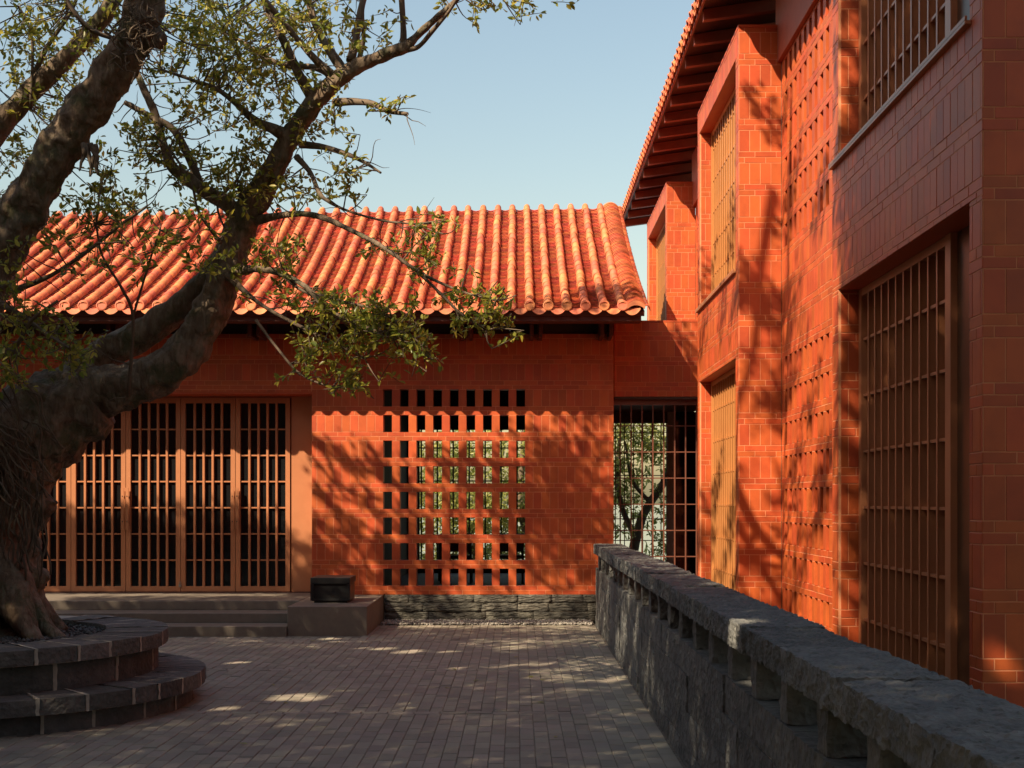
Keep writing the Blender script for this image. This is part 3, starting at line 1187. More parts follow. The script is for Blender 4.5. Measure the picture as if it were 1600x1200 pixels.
# cover and drip tiles along the eave edge
rt2 = random.Random(4)
cshape, cfaces = cover_shape(.9, .066, .064)
cmR = []
for a_, b_, d_ in cshape:
    cmR.append((b_, a_, d_))
slope = math.atan2(RTOP[1] - EZ, RTOP[0] - EX)
cs, sn_ = math.cos(slope), math.sin(slope)
cmR = [(x * cs - z * sn_, yy, x * sn_ + z * cs) for x, yy, z in cmR]
covR = mesh_of(cmR, [tuple(reversed(q)) for q in cfaces], M['roof_tile'], True, 'cover_tile')
y = y0r + .1
while y < y1r:
    ob('cover_tile', covR, rroof, (EX - .06, y, EZ + .095 + rt2.uniform(-.004, .004)))
    o = ob('eave_cap', capm, rroof, (EX - .062, y, EZ + .125)); o.rotation_euler = (0, 0, -math.pi / 2)
    o = ob('drip_tile', drm, rroof, (EX - .045, y + PIT / 2, EZ + .085)); o.rotation_euler = (0, 0, -math.pi / 2)
    y += PIT

# ------------------------------------------------------------------ covered link between pavilion and building
lk = empty('covered_link', (2.1, 18.6, 0), label='red tiled lintel over the barred passage between pavilion and tall building', category='passage')
K = TiledBuilding(lk)
ox, oy = 2.1, 18.6
K.face((XR + .022 - ox, 0, 0), (1, 0, 0), (0, -1, 0), 1.52, 3.235, 4.32, uoff=.04)
K.back.box(XR + .024 - ox, 2.93 - ox, .0025, .25, 3.238, 4.316)
K.finish(M['tile'], 'wall', M['mortar'])
MB().box(XR + .022 - ox, 2.94 - ox, -.002, .27, 4.321, 4.345).build('cap', M['tile_plain'], lk)
MB().box(XR + .024 - ox, 2.93 - ox, .002, 2.7, 3.20, 3.234).build('soffit', M['interior'], lk)
MB().box(XR + .022 - ox, 2.93 - ox, -.5, 2.7, .18, .372).build('floor', M['concrete'], lk)
bw = MB().box(2.60 - ox, 3.3 - ox, 2.62, 2.8, .372, 3.2)
bw.build('rear_panel', M['glass'], lk)
MB().box(2.49 - ox, 2.60 - ox, 2.60, 2.8, .372, 3.2).build('column', M['plaster'], lk)
MB().box(XR + .022 - ox, 2.49 - ox, 2.60, 2.8, 3.02, 3.2).build('rear_beam', M['interior'], lk)
gate = MB().box(XR + .022 - ox, 2.93 - ox, .06, .12, 3.12, 3.2).box(XR + .022 - ox, 2.93 - ox, .06, .12, .372, .44).build('gate', M['gate'], lk)
for k in range(10):
    x = (969 + 17.0 * k - CX) * 18.7 / F - ox
    box('bar', x - .009, x + .009, .075, .105, .44, 3.12, M['gate'], gate)
for k in range(8):
    z = EYE - (665.5 + 40.8 * k - 40.8 - CY) * 18.7 / F
    if .45 < z < 3.1:
        box('rail', XR + .022 - ox, 2.93 - ox, .08, .10, z - .008, z + .008, M['gate'], gate)
g2 = MB().box(XR + .03 - ox, 2.49 - ox, 2.66, 2.70, .372, .45).build('rear_gate', M['eave_wood'], lk)
for k in range(8):
    x = 1.48 + k * .152 - ox
    box('bar', x - .007, x + .007, 2.66, 2.69, .45, 3.02, M['eave_wood'], g2)
for k in range(7):
    box('rail', XR + .03 - ox, 2.49 - ox, 2.665, 2.685, .70 + k * .36, .714 + k * .36, M['eave_wood'], g2)

# ------------------------------------------------------------------ stone parapet
par = empty('stone_parapet', (1.25, 10, 0), label='rough dark basalt parapet with square openings beside the orange building', category='parapet')
PFX, PBX = 1.085, 1.385
rs = random.Random(21)


def stone(name, x0, x1, y0, y1, z0, z1, nx, ny, nz, amp, freq, m=None, parent=None, rnd=.004):
    v, f = rough_block(corners_of(x0, x1, y0, y1, z0, z1), nx, ny, nz, amp, freq, rs.uniform(0, 999), rnd)
    v = [(p[0] - 1.25, p[1] - 10, p[2]) for p in v]
    return ob(name, mesh_of(v, f, m or M['basalt'], False), parent or par)


Y0P, Y1P = 2.4, 17.72
MB().box(PFX + .011 - 1.25, PBX - .025 - 1.25, Y0P - 10, Y1P - .02 - 10, -.28, .785).build('mortar_core', M['planter_mortar'], par)
for ci, (za, zb) in enumerate(((-.03, .135), (.139, .365), (.369, .598), (.602, .80))):
    y = Y0P - rs.uniform(0, .4)
    while y < Y1P:
        w = rs.uniform(.55, 1.05)
        a, bb = max(y, Y0P), min(y + w, Y1P)
        y += w
        if bb - a < .1:
            continue
        near = bb < 9
        stone('wall_block', PFX + rs.uniform(-.006, .006), PBX, a + .0025, bb - .0025, za, zb, 4 if not near else 6, int((bb - a) * (22 if not near else 46)) + 3, 5 if not near else 10, .0075, 11, rnd=.001)
PP = .665
y = 3.94 - PP * 2
piers = []
while y < Y1P - .2:
    stone('pier', PFX + .012, PBX - .012, y - .07, y + .07, .803, 1.0, 9, 6, 8, .011, 12, rnd=.001)
    y += PP
y = Y0P
while y < Y1P:
    w = rs.uniform(.72, 1.15)
    bb = min(y + w, Y1P)
    if Y1P - bb < .3:
        bb = Y1P
    near = y < 8
    dz = rs.uniform(-.006, .008)
    stone('coping_stone', PFX - .03 + rs.uniform(-.008, .008), 1.43 + rs.uniform(-.01, .012), y + .004, bb - .004, 1.002, 1.126 + dz,
          30 if near else 12, int((bb - y) * (80 if near else 30)), 11 if near else 5, .015, 14, rnd=.002)
    y = bb

# ------------------------------------------------------------------ round stone planter
plt = empty('round_planter', (-4.5, 10.8, 0), label='two tier round planter of dark stone blocks at the foot of the tree', category='planter')
rq = random.Random(13)


JOINTS = MB()


def joint(c, r0, r1, z0, z1, a, gap):
    """a raised mortar joint between two planter stones"""
    nr, nz = 6, 4
    v, idx = [], {}
    for i in range(nr + 1):
        for k in range(nz + 1):
            if i < nr and k < nz:
                continue
            for sgn in (-1, 1):
                r = r0 + (r1 - r0) * i / nr
                z = z0 + (z1 - z0) * k / nz
                wd = gap * rq.uniform(.55, .95) / r1
                idx[(i, k, sgn)] = len(v)
                v.append((c[0] + math.cos(a + sgn * wd) * (r + rq.uniform(-.003, .003)) + 4.5, c[1] + math.sin(a + sgn * wd) * (r + rq.uniform(-.003, .003)) - 10.8, z + rq.uniform(-.003, .003)))
    f = []
    for i in range(nr):
        f.append((idx[(i, nz, -1)], idx[(i, nz, 1)], idx[(i + 1, nz, 1)], idx[(i + 1, nz, -1)]))
    for k in range(nz):
        f.append((idx[(nr, k, -1)], idx[(nr, k + 1, -1)], idx[(nr, k + 1, 1)], idx[(nr, k, 1)]))
    JOINTS.add(v, f)


def ring(name, c, r0, r1, z0, z1, n, amp, freq, gap, nx=6, ny=4, nz=4, bulge=.012):
    a = rq.uniform(0, 1)
    ws = [rq.uniform(.7, 1.35) for _ in range(n)]
    tot = sum(ws)
    for w in ws:
        b = a + 2 * math.pi * w / tot
        mid = (a + b) / 2
        joint(c, r0, r1 + .003, z0, z1 + .003, a, gap * .7)
        if math.sin(mid) < .95:
            jr = rq.uniform(-bulge, bulge) * .5
            cor = corners_of(-(b * r1 - gap / 2), -(a * r1 + gap / 2), r0, r1 + jr, z0, z1 + rq.uniform(-.005, .005))
            v, f = rough_block(cor, nx, ny, nz, amp, freq, rq.uniform(0, 999), .002)
            v = [(c[0] + math.cos(-p[0] / r1) * p[1] + 4.5, c[1] + math.sin(-p[0] / r1) * p[1] - 10.8, p[2]) for p in v]
            ob(name, mesh_of(v, f, M['planter'], False), plt)
        a = b


def ring_mesh(c, r0, r1, z0, z1, n=72):
    v, f = [], []
    for k in range(n):
        a = 2 * math.pi * k / n
        for r, z in ((r0, z0), (r1, z0), (r1, z1), (r0, z1)):
            v.append((c[0] + math.cos(a) * r + 4.5, c[1] + math.sin(a) * r - 10.8, z))
    for k in range(n):
        j = (k + 1) % n
        for e in range(4):
            e2 = (e + 1) % 4
            f.append((4 * k + e, 4 * j + e, 4 * j + e2, 4 * k + e2))
    return v, f


CLW, CUP = PLANT_L, (-4.72, 10.85)
mo = MB()
mo.add(*ring_mesh(CLW, 1.05, 1.622, -.04, .145))
mo.add(*ring_mesh(CLW, 1.05, 1.728, .147, .262))
mo.add(*ring_mesh(CUP, 1.20, 1.602, .10, .482))
mo.add(*ring_mesh(CUP, 1.20, 1.688, .484, .598))
mo.build('mortar', M['planter_mortar'], plt, smooth=False)
ring('wall_block', CLW, 1.2, 1.635, -.03, .142, 19, .006, 12, .024, 12, 4, 6)
ring('coping_stone', CLW, 1.02, 1.745, .150, .272, 29, .006, 12, .024, 10, 12, 5)
ring('wall_block', CUP, 1.25, 1.615, .262, .480, 15, .006, 12, .03, 14, 4, 7)
ring('coping_stone', CUP, 1.18, 1.705, .488, .608, 27, .006, 12, .024, 10, 12, 5)
JOINTS.build('mortar_joints', M['planter_mortar'], plt)
so_v, so_f = [(CUP[0] + 4.5, CUP[1] - 10.8, .56)], []
for k in range(40):
    a = 2 * math.pi * k / 40
    so_v.append((CUP[0] + math.cos(a) * 1.22 + 4.5, CUP[1] + math.sin(a) * 1.22 - 10.8, .535))
for k in range(40):
    so_f.append((0, 1 + k, 1 + (k + 1) % 40))
ob('soil', mesh_of(so_v, so_f, M['soil']), plt)
n = 4200
aa, ra = RNG.uniform(0, 6.283, n), np.sqrt(RNG.uniform(0, 1, n)) * 1.19
gravel('pebbles', np.c_[CUP[0] + np.cos(aa) * ra + 4.5, CUP[1] + np.sin(aa) * ra - 10.8, .55 + RNG.uniform(0, .022, n)], .024, M['soil_gravel'], plt, 2)

# ------------------------------------------------------------------ the banyan
tree = empty('banyan_tree', (-4.7, 11.2, .55), label='old leaning banyan with mossy forked limbs rising from the round planter', category='tree')
TO = np.array([-4.7, 11.2, .55])


def limb_from_px(name, pts, m, sides=18, sub=6, rough=.10, freq=4., ridge=.10, parent=None):
    if pts[0][3] > 14:
        sides, sub, rough = int(sides * 1.6), int(sub * 1.8), rough * 1.25
    w, r = [], []
    for x, y, d, rp_ in pts:
        w.append(P(x, y, d) - TO)
        r.append(rp_ * d / F * (.96 if name == 'trunk' else .77 if rp_ > 30 else .84 if rp_ > 12 else .95))
    v, f = tube(w, r, sides, sub, rough, freq, ridge)
    ob(name, mesh_of(v, f, m, True), parent or tree)
    return [(p + TO, q) for p, q in zip(catmull(w, 5), catmull(np.array(r)[:, None], 5)[:, 0])]


SK = []
bk_ = M['bark']
SK += limb_from_px('trunk', [(-14, 1000, 11.3, 112), (-18, 960, 11.3, 94), (-22, 900, 11.3, 84), (-20, 820, 11.3, 84), (-8, 745, 11.3, 88), (36, 690, 11.3, 78), (90, 652, 11.3, 66), (150, 618, 11.3, 54)], bk_, 44, 12, .18, 5.2, .17)
SK += limb_from_px('limb', [(75, 660, 11.3, 70), (130, 618, 11.3, 58), (185, 607, 11.25, 48), (245, 585, 11.2, 41), (298, 542, 11.2, 38), (332, 482, 11.2, 35), (352, 425, 11.2, 33), (372, 368, 11.2, 31), (388, 330, 11.2, 27), (416, 285, 11.1, 23), (440, 240, 11.05, 20), (464, 198, 11.0, 18), (492, 158, 10.95, 18), (528, 125, 10.9, 16), (562, 102, 10.85, 13), (600, 86, 10.8, 11), (634, 72, 10.75, 9), (660, 48, 10.7, 6), (694, 18, 10.6, 5), (724, -8, 10.5, 4), (770, -30, 10.5, 3)], bk_, 26, 8, .17, 8, .13)
SK += limb_from_px('limb', [(90, 640, 11.45, 50), (120, 590, 11.45, 40), (165, 552, 11.45, 33), (225, 520, 11.45, 28), (285, 478, 11.4, 26), (335, 430, 11.35, 25), (368, 380, 11.25, 24), (385, 340, 11.2, 22)], bk_, 24, 8, .16, 7, .16)
SK += limb_from_px('limb', [(-40, 760, 11.1, 60), (-60, 640, 11.0, 52), (-48, 520, 10.9, 48), (-15, 428, 10.8, 46), (22, 355, 10.7, 45), (62, 285, 10.6, 42), (105, 215, 10.5, 41), (150, 152, 10.4, 40), (192, 92, 10.3, 38), (218, 40, 10.2, 38), (228, -10, 10.1, 34), (240, -120, 10.0, 32), (300, -320, 9.8, 26), (330, -520, 9.6, 18)], bk_, 34, 10, .17, 7.0, .14)
SK += limb_from_px('limb', [(-58, 600, 11.0, 30), (-84, 500, 11.3, 30), (-92, 400, 11.6, 29), (-60, 300, 11.7, 25), (-12, 212, 11.7, 22), (40, 152, 11.7, 19), (90, 104, 11.6, 17), (130, 62, 11.6, 16), (168, 16, 11.5, 15), (205, -50, 11.4, 13), (280, -180, 11.2, 10)], bk_, 18, 6, .12, 6, .12)
limb_from_px('limb', [(255, 66, 10.2, 15), (235, 58, 10.22, 22), (212, 60, 10.25, 26)], bk_, 14, 4, .2, 8, .1)
# buttress roots
for pts in ([(0, 850, 11.25, 24), (26, 910, 11.05, 27), (54, 955, 10.95, 19), (76, 984, 10.88, 12), (100, 1001, 10.84, 8)],
            [(-5, 830, 11.2, 40), (12, 905, 10.93, 40), (30, 955, 10.82, 30), (48, 988, 10.74, 18), (64, 1005, 10.68, 9)],
            [(-40, 830, 11.2, 40), (-38, 900, 10.92, 44), (-34, 950, 10.75, 36), (-24, 1002, 10.62, 22)],
            [(0, 850, 11.3, 20), (40, 915, 11.35, 20), (70, 955, 11.4, 16), (98, 988, 11.4, 11)]):
    limb_from_px('root', pts, bk_, 18, 7, .15, 5, .15)
# second order limbs
BR = [
    [(378, 335, 11.2, 15), (350, 316, 11.15, 14), (322, 300, 11.1, 13), (295, 280, 11.1, 12), (270, 262, 11.1, 9), (255, 225, 11.1, 7), (243, 180, 11.1, 7), (225, 140, 11.1, 6), (212, 112, 11.1, 5), (190, 90, 11.1, 3)],
    [(312, 285, 11.1, 7), (290, 235, 11.1, 7), (268, 200, 11.1, 6), (228, 178, 11.1, 5), (195, 160, 11.1, 4)],
    [(446, 212, 11.0, 12), (424, 200, 10.95, 9), (398, 188, 10.9, 7), (372, 165, 10.85, 5), (340, 140, 10.8, 4), (300, 125, 10.75, 3), (250, 108, 10.7, 2)],
    [(492, 160, 10.95, 11), (468, 118, 10.9, 8), (446, 70, 10.85, 7), (424, 28, 10.8, 6), (408, -20, 10.75, 5)],
    [(520, 120, 10.9, 9), (492, 92, 10.8, 6), (465, 62, 10.7, 5), (432, 22, 10.6, 5), (400, -15, 10.5, 4)],
    [(538, 112, 10.9, 9), (512, 75, 10.9, 7), (492, 35, 10.9, 6), (478, -15, 10.9, 6)],
    [(520, 118, 10.9, 7), (490, 105, 11.0, 5), (455, 103, 11.1, 5), (420, 92, 11.2, 4), (370, 60, 11.3, 3)],
    [(548, 96, 10.85, 8), (556, 60, 10.9, 6), (562, 25, 10.9, 6), (572, -20, 10.9, 5)],
    [(560, 98, 10.85, 5), (568, 60, 10.8, 4), (566, 20, 10.7, 4), (570, -20, 10.7, 3)],
    [(630, 72, 10.75, 6), (630, 40, 10.7, 5), (626, -20, 10.6, 5)],
    [(636, 78, 10.75, 5), (655, 72, 10.7, 4), (676, 48, 10.6, 4), (700, 20, 10.5, 3), (718, -8, 10.4, 3)],
    [(522, 160, 10.9, 7), (552, 159, 10.8, 6), (582, 162, 10.7, 5), (608, 174, 10.6, 4), (637, 178, 10.5, 3)],
    [(470, 226, 11.0, 7), (506, 230, 10.9, 5), (545, 242, 10.8, 4), (572, 255, 10.7, 3), (595, 270, 10.6, 2)],
    [(464, 245, 11.0, 6), (485, 270, 10.9, 4), (498, 300, 10.8, 4), (512, 314, 10.7, 3), (545, 330, 10.6, 2), (600, 345, 10.5, 2), (650, 350, 10.4, 1.5)],
    [(398, 345, 11.2, 9), (430, 338, 11.0, 6), (470, 334, 10.7, 5), (505, 340, 10.5, 5), (545, 358, 10.3, 4), (585, 378, 10.1, 4), (612, 395, 10.0, 3.5), (660, 428, 9.9, 3), (720, 455, 9.8, 2), (775, 470, 9.7, 1.5)],
    [(650, 422, 9.92, 3), (690, 460, 9.85, 2.5), (720, 490, 9.8, 2), (760, 515, 9.75, 1.5)],
    [(362, 425, 11.15, 10), (400, 420, 10.8, 6), (440, 428, 10.5, 5), (480, 450, 10.3, 4.5), (510, 482, 10.2, 4), (560, 508, 10.1, 3.5), (610, 520, 10.0, 3), (650, 515, 10.0, 2)],
    [(440, 428, 10.5, 4), (475, 455, 10.35, 3), (530, 470, 10.2, 2.5), (600, 490, 10.1, 2), (660, 540, 10.0, 1.6)],
    [(355, 430, 11.1, 7), (400, 470, 10.8, 3.5), (450, 500, 10.6, 3), (520, 535, 10.4, 2.5), (570, 560, 10.3, 1.8)],
    [(400, 500, 10.7, 3), (430, 540, 10.6, 2.5), (470, 585, 10.5, 2), (520, 604, 10.45, 1.6), (560, 600, 10.4, 1.3)],
    [(385, 330, 11.2, 4), (370, 290, 11.0, 3), (352, 300, 10.9, 2.5), (340, 325, 10.85, 2), (352, 360, 10.8, 2)],
    [(345, 380, 11.0, 4), (310, 330, 10.8, 2.5), (300, 290, 10.7, 2.5), (270, 240, 10.7, 2), (240, 210, 10.7, 1.5)],
    [(20, 455, 10.7, 6), (80, 430, 10.5, 3.5), (140, 390, 10.4, 3), (190, 350, 10.3, 2.5), (230, 322, 10.3, 2)],
    [(200, 620, 11.0, 3), (208, 500, 10.8, 3), (190, 450, 10.6, 2.5), (160, 400, 10.5, 2), (150, 350, 10.5, 1.8)],
    [(206, 500, 10.8, 2.5), (235, 405, 10.7, 2), (250, 360, 10.6, 1.6)],
    [(-10, 470, 10.8, 8), (30, 490, 10.4, 4), (70, 520, 10.2, 3), (110, 545, 10.1, 2)],
    [(-10, 560, 10.6, 6), (25, 540, 10.3, 4), (50, 500, 10.2, 3), (90, 470, 10.1, 2)],
    [(40, 152, 11.7, 6), (70, 80, 11.6, 4), (110, 20, 11.5, 3), (125, -20, 11.5, 3)],
    [(176, 60, 11.0, 4), (140, 45, 10.9, 4), (110, 10, 10.8, 4), (100, -20, 10.8, 3)],
    [(48, 170, 11.6, 3), (50, 60, 11.5, 2.5), (30, 10, 11.5, 2)],
]
for pts in BR:
    SK += limb_from_px('branch', pts, M['twig'] if pts[0][3] < 9 else bk_, 9 if pts[0][3] > 5 else 6, 5, .10, 9, .06)
# aerial roots and the tangle at the fork
rz = random.Random(31)
tv = MB()
for k in range(30):
    x0, y0 = rz.uniform(-60, 20), rz.uniform(560, 700)
    pts = [P(x0, y0, 10.65 + rz.uniform(-.15, .1)) - TO]
    x, y = x0, y0
    for s in range(5):
        x += rz.uniform(2, 26)
        y += rz.uniform(6, 38)
        pts.append(P(x, y, 10.72 + rz.uniform(-.1, .05) - .02 * s) - TO)
    tv.add(*tube(pts, [rz.uniform(.6, 1.8) * .0053] * len(pts), 5, 3))
for k in range(40):
    x, y = rz.uniform(-20, 70), rz.uniform(640, 800)
    pts = []
    for s in range(6):
        pts.append(P(x, y, 10.83 + rz.uniform(-.03, .03)) - TO)
        x += rz.uniform(-10, 9)
        y += rz.uniform(14, 34)
    tv.add(*tube(pts, [rz.uniform(.8, 2.2) * .0053] * len(pts), 5, 3))
for k in range(60):          # roots wrapped round the knob of the second trunk
    x, y = rz.uniform(180, 245), rz.uniform(0, 90)
    pts = []
    for s in range(5):
        pts.append(P(x, y, 9.98 + rz.uniform(-.03, .05)) - TO)
        x += rz.uniform(-14, 16)
        y += rz.uniform(-10, 18)
    tv.add(*tube(pts, [rz.uniform(.6, 1.5) * .005] * len(pts), 5, 2))
for k in range(5):
    x, y = 138 + rz.uniform(-8, 14), 225
    pts = []
    for s in range(5):
        pts.append(P(x, y, 10.3 + rz.uniform(-.02, .02)) - TO)
        x += rz.uniform(-5, 6); y += rz.uniform(8, 16)
    tv.add(*tube(pts, [rz.uniform(3, 5) * .005, .022, .02, .012, .006], 7, 3))
tv.build('aerial_roots', M['twig'], tree, smooth=True, kind='stuff')

SKP = np.array([p for p, r in SK])


# ------------------------------------------------------------------ foliage
def leaf_verts(C, A, Nn, l, w, detail=True):
    S = np.cross(A, Nn)
    S /= np.linalg.norm(S, axis=1)[:, None] + 1e-9
    Nn = np.cross(S, A)
    l, w = l[:, None], w[:, None]
    if detail:
        b = C
        t = C + A * l - Nn * l * .10
        l1 = C + A * l * .35 + S * w * .46 + Nn * w * .16
        l2 = C + A * l * .72 + S * w * .36 + Nn * w * .10
        r1 = C + A * l * .35 - S * w * .46 + Nn * w * .16
        r2 = C + A * l * .72 - S * w * .36 + Nn * w * .10
        return np.stack([b, r1, r2, t, l2, l1], 1), 6, [(0, 1, 2, 3), (0, 3, 4, 5)]
    return np.stack([C - A * l * .5, C - S * w * .5 + Nn * w * .15, C + A * l * .5, C + S * w * .5 + Nn * w * .15], 1), 4, [(0, 1, 2), (0, 2, 3)]


def unit(v):
    return v / (np.linalg.norm(v, axis=-1, keepdims=True) + 1e-9)


def sprays(centres, rng, per=(7, 13), length=.22, leaf=(.042, .074), droop=-.15):
    """twigs with leaves along them; returns leaf arrays and twig segments"""
    C, A, Nn, Ls, tw = [], [], [], [], []
    for c in centres:
        dirn = unit(rng.normal(size=3) + np.array([0, 0, droop]))
        k = rng.integers(*per)
        tw.append((c - dirn * length * .5, c + dirn * length * .5))
        t = rng.uniform(-.5, .5, k) * length
        base = c + dirn * t[:, None]
        out = unit(rng.normal(size=(k, 3)) + dirn * .8 + np.array([0, 0, .1]))
        nn = unit(rng.normal(size=(k, 3)) * .8 + np.array([0, 0, 1.0]))
        C.append(base + out * .012); A.append(out); Nn.append(nn); Ls.append(rng.uniform(leaf[0], leaf[1], k))
    return np.vstack(C), np.vstack(A), np.vstack(Nn), np.concatenate(Ls), tw


# leaf clumps that the picture shows: x, y, rx, ry, depth, depth spread, sprays
BL = [
    (60, 40, 90, 60, 11.3, 1.0, 150), (150, 20, 70, 50, 11.6, 1.0, 70), (40, 120, 60, 50, 11.9, .8, 80), (110, 150, 60, 40, 11.9, .6, 60),
    (30, 220, 40, 60, 11.9, .6, 40), (110, 180, 40, 40, 11.9, .6, 36), (300, 40, 70, 55, 11.1, 1.2, 150), (390, 40, 80, 60, 11.1, 1.2, 170), (470, 30, 70, 50, 11.0, 1.0, 90),
    (330, 100, 70, 45, 11.1, 1.0, 100), (410, 110, 60, 45, 11.1, 1.0, 80), (300, 150, 50, 30, 11.0, .6, 36), (370, 175, 55, 35, 11.0, .8, 56), (430, 150, 40, 40, 11.1, .8, 44),
    (225, 205, 36, 26, 11.1, .4, 46), (250, 235, 45, 25, 11.1, .4, 46), (340, 250, 45, 26, 11.0, .5, 40), (395, 240, 40, 40, 11.0, .5, 56), (400, 290, 50, 30, 11.0, .5, 62), (350, 290, 40, 20, 11.0, .5, 30),
    (540, 40, 45, 40, 10.9, .6, 44), (590, 45, 36, 40, 10.8, .6, 26), (510, 150, 40, 30, 10.9, .5, 20), (600, 165, 26, 16, 10.6, .2, 8), (630, 165, 14, 10, 10.5, .2, 4), (480, 200, 40, 30, 11, .5, 30),
    (520, 215, 30, 25, 10.8, .4, 10), (560, 245, 34, 16, 10.7, .3, 7), (535, 275, 36, 24, 10.6, .3, 16), (515, 300, 26, 14, 10.6, .3, 8), (455, 300, 30, 20, 10.9, .4, 22), (560, 312, 12, 8, 10.5, .2, 5),
    (690, 4, 40, 12, 10.5, .3, 8), (780, 6, 60, 16, 10.5, .4, 26), (830, 14, 14, 10, 10.5, .2, 6),
    (170, 325, 50, 24, 10.5, .4, 44), (215, 300, 60, 24, 10.6, .4, 40), (150, 280, 40, 26, 10.7, .4, 26), (120, 370, 50, 30, 10.4, .3, 26), (60, 390, 40, 30, 10.4, .3, 12), (180, 410, 70, 40, 10.5, .4, 26),
    (250, 360, 70, 40, 10.6, .4, 34), (300, 390, 50, 30, 10.8, .3, 16), (330, 340, 40, 30, 10.8, .3, 12), (300, 330, 40, 20, 10.8, .3, 10),
    (320, 420, 20, 16, 10.8, .2, 14), (395, 415, 40, 24, 10.8, .3, 22), (430, 395, 40, 24, 10.6, .3, 20), (440, 460, 40, 30, 10.5, .3, 20), (470, 385, 40, 30, 10.4, .3, 12),
    (505, 480, 45, 26, 10.3, .3, 34), (555, 480, 50, 26, 10.2, .3, 46), (590, 510, 50, 34, 10.15, .3, 62), (630, 530, 44, 34, 10.05, .3, 52), (655, 560, 26, 18, 10.0, .2, 18), (560, 540, 50, 24, 10.3, .3, 36),
    (500, 540, 50, 26, 10.4, .3, 24), (545, 590, 28, 22, 10.4, .2, 36), (500, 575, 24, 18, 10.5, .2, 14), (475, 560, 20, 20, 10.5, .2, 10), (620, 480, 40, 20, 10.1, .2, 18),
    (650, 370, 46, 24, 10.2, .3, 16), (670, 410, 40, 26, 10.0, .3, 22), (600, 385, 26, 18, 10.2, .3, 8), (690, 350, 20, 14, 10.2, .2, 5), (770, 475, 30, 34, 9.75, .2, 34), (740, 500, 36, 20, 9.8, .2, 18), (785, 500, 14, 24, 9.7, .2, 10), (715, 465, 40, 20, 9.8, .2, 10),
    (30, 500, 40, 40, 10.3, .3, 40), (90, 520, 40, 40, 10.2, .3, 34), (120, 550, 26, 24, 10.1, .2, 16), (30, 565, 40, 30, 10.3, .3, 36), (20, 600, 26, 16, 10.3, .2, 12), (5, 440, 24, 40, 10.4, .2, 18), (110, 545, 26, 26, 11.0, .2, 14),
    (10, 300, 24, 40, 11.0, .3, 14),
]
cent = []
for x, y, rx, ry, d, ds, k in BL:
    k = int(math.ceil(k * (.40 if y < 330 else .50)))
    q = RNG.normal(size=(k, 2)) * .60
    dd = d + RNG.uniform(-ds, ds, k) * .8
    for i in range(k):
        cent.append(P(x + q[i, 0] * rx, y + q[i, 1] * ry, dd[i]))
cent = np.array(cent)
C, A, Nn, Ls, tw = sprays(cent, RNG, per=(8, 15))
V, nper, fc = leaf_verts(C, A, Nn, Ls, Ls * RNG.uniform(.42, .55, len(Ls)))
ob('crown', mesh_np(V - TO, nper, fc, M['leaf'], 'crown'), tree, kind='stuff')
tws = MB()
for i, c in enumerate(cent):
    a, b_ = tw[i]
    tws.add(*tube([a - TO, (a + b_) / 2 - TO + RNG.normal(size=3) * .01, b_ - TO], [.0035, .003, .0015], 4, 1))
    dist = np.linalg.norm(SKP - c, axis=1)
    j = int(np.argmin(dist))
    if dist[j] < .9 and RNG.random() < .6:
        s = SKP[j]
        mid = (s + a) / 2 + RNG.normal(size=3) * .06 * dist[j] + np.array([0, 0, -.05 * dist[j]])
        tws.add(*tube([s - TO, mid - TO, a - TO], [.007, .005, .0035], 4, 3))
for k in range(110):
    s0 = SKP[int(RNG.integers(len(SKP) // 3, len(SKP)))]
    if s0[2] < 2.6 or s0[0] < -4.2:
        continue
    dr = unit(RNG.normal(size=3) + np.array([.5, -.2, .1]))
    ln = RNG.uniform(.15, .42)
    pts = [s0 - TO]
    for q in range(1, 5):
        dr = unit(dr + RNG.normal(size=3) * .28 + np.array([0, 0, -.06]))
        pts.append(pts[-1] + dr * ln / 4)
    tws.add(*tube(pts, [.0055, .0045, .0035, .0025, .0012], 4, 2))
tws.build('twigs', M['twig'], tree, kind='stuff')

# ------------------------------------------------------------------ foliage out of the frame that shades the court
SD = SUN / np.linalg.norm(SUN)
E1 = unit(np.cross(SD, [0, 0, 1.0]))
E2 = np.cross(E1, SD)
shade = []        # canopy points


def cover(p, dens_n, hmin, hmax):
    """for points on surfaces, put leaf clump centres up along the sun ray"""
    h = RNG.uniform(hmin, hmax, len(p))
    t = (h - p[:, 2]) / 1.27
    c = p - SUN[None] * t[:, None]
    # stay out of the picture
    ok = (c[:, 2] > EYE + .392 * c[:, 1] + .75) | (c[:, 1] < -1.0)
    shade.append(c[ok & (t > 1.2)])


def rnd(n, x0, x1, y0, y1, z0, z1):
    return np.c_[RNG.uniform(x0, x1, n), RNG.uniform(y0, y1, n), RNG.uniform(z0, z1, n)]


def patchy(k, per, sig, x0, x1, y0, y1, z0, z1, hmin, hmax):
    c = rnd(k, x0, x1, y0, y1, z0, z1)
    h = RNG.uniform(hmin, hmax, k)
    for i in range(k):
        p = c[i] + RNG.normal(size=(per, 3)) * sig
        cover(p, 1, h[i] - .25, h[i] + .25)


TWIGS = []


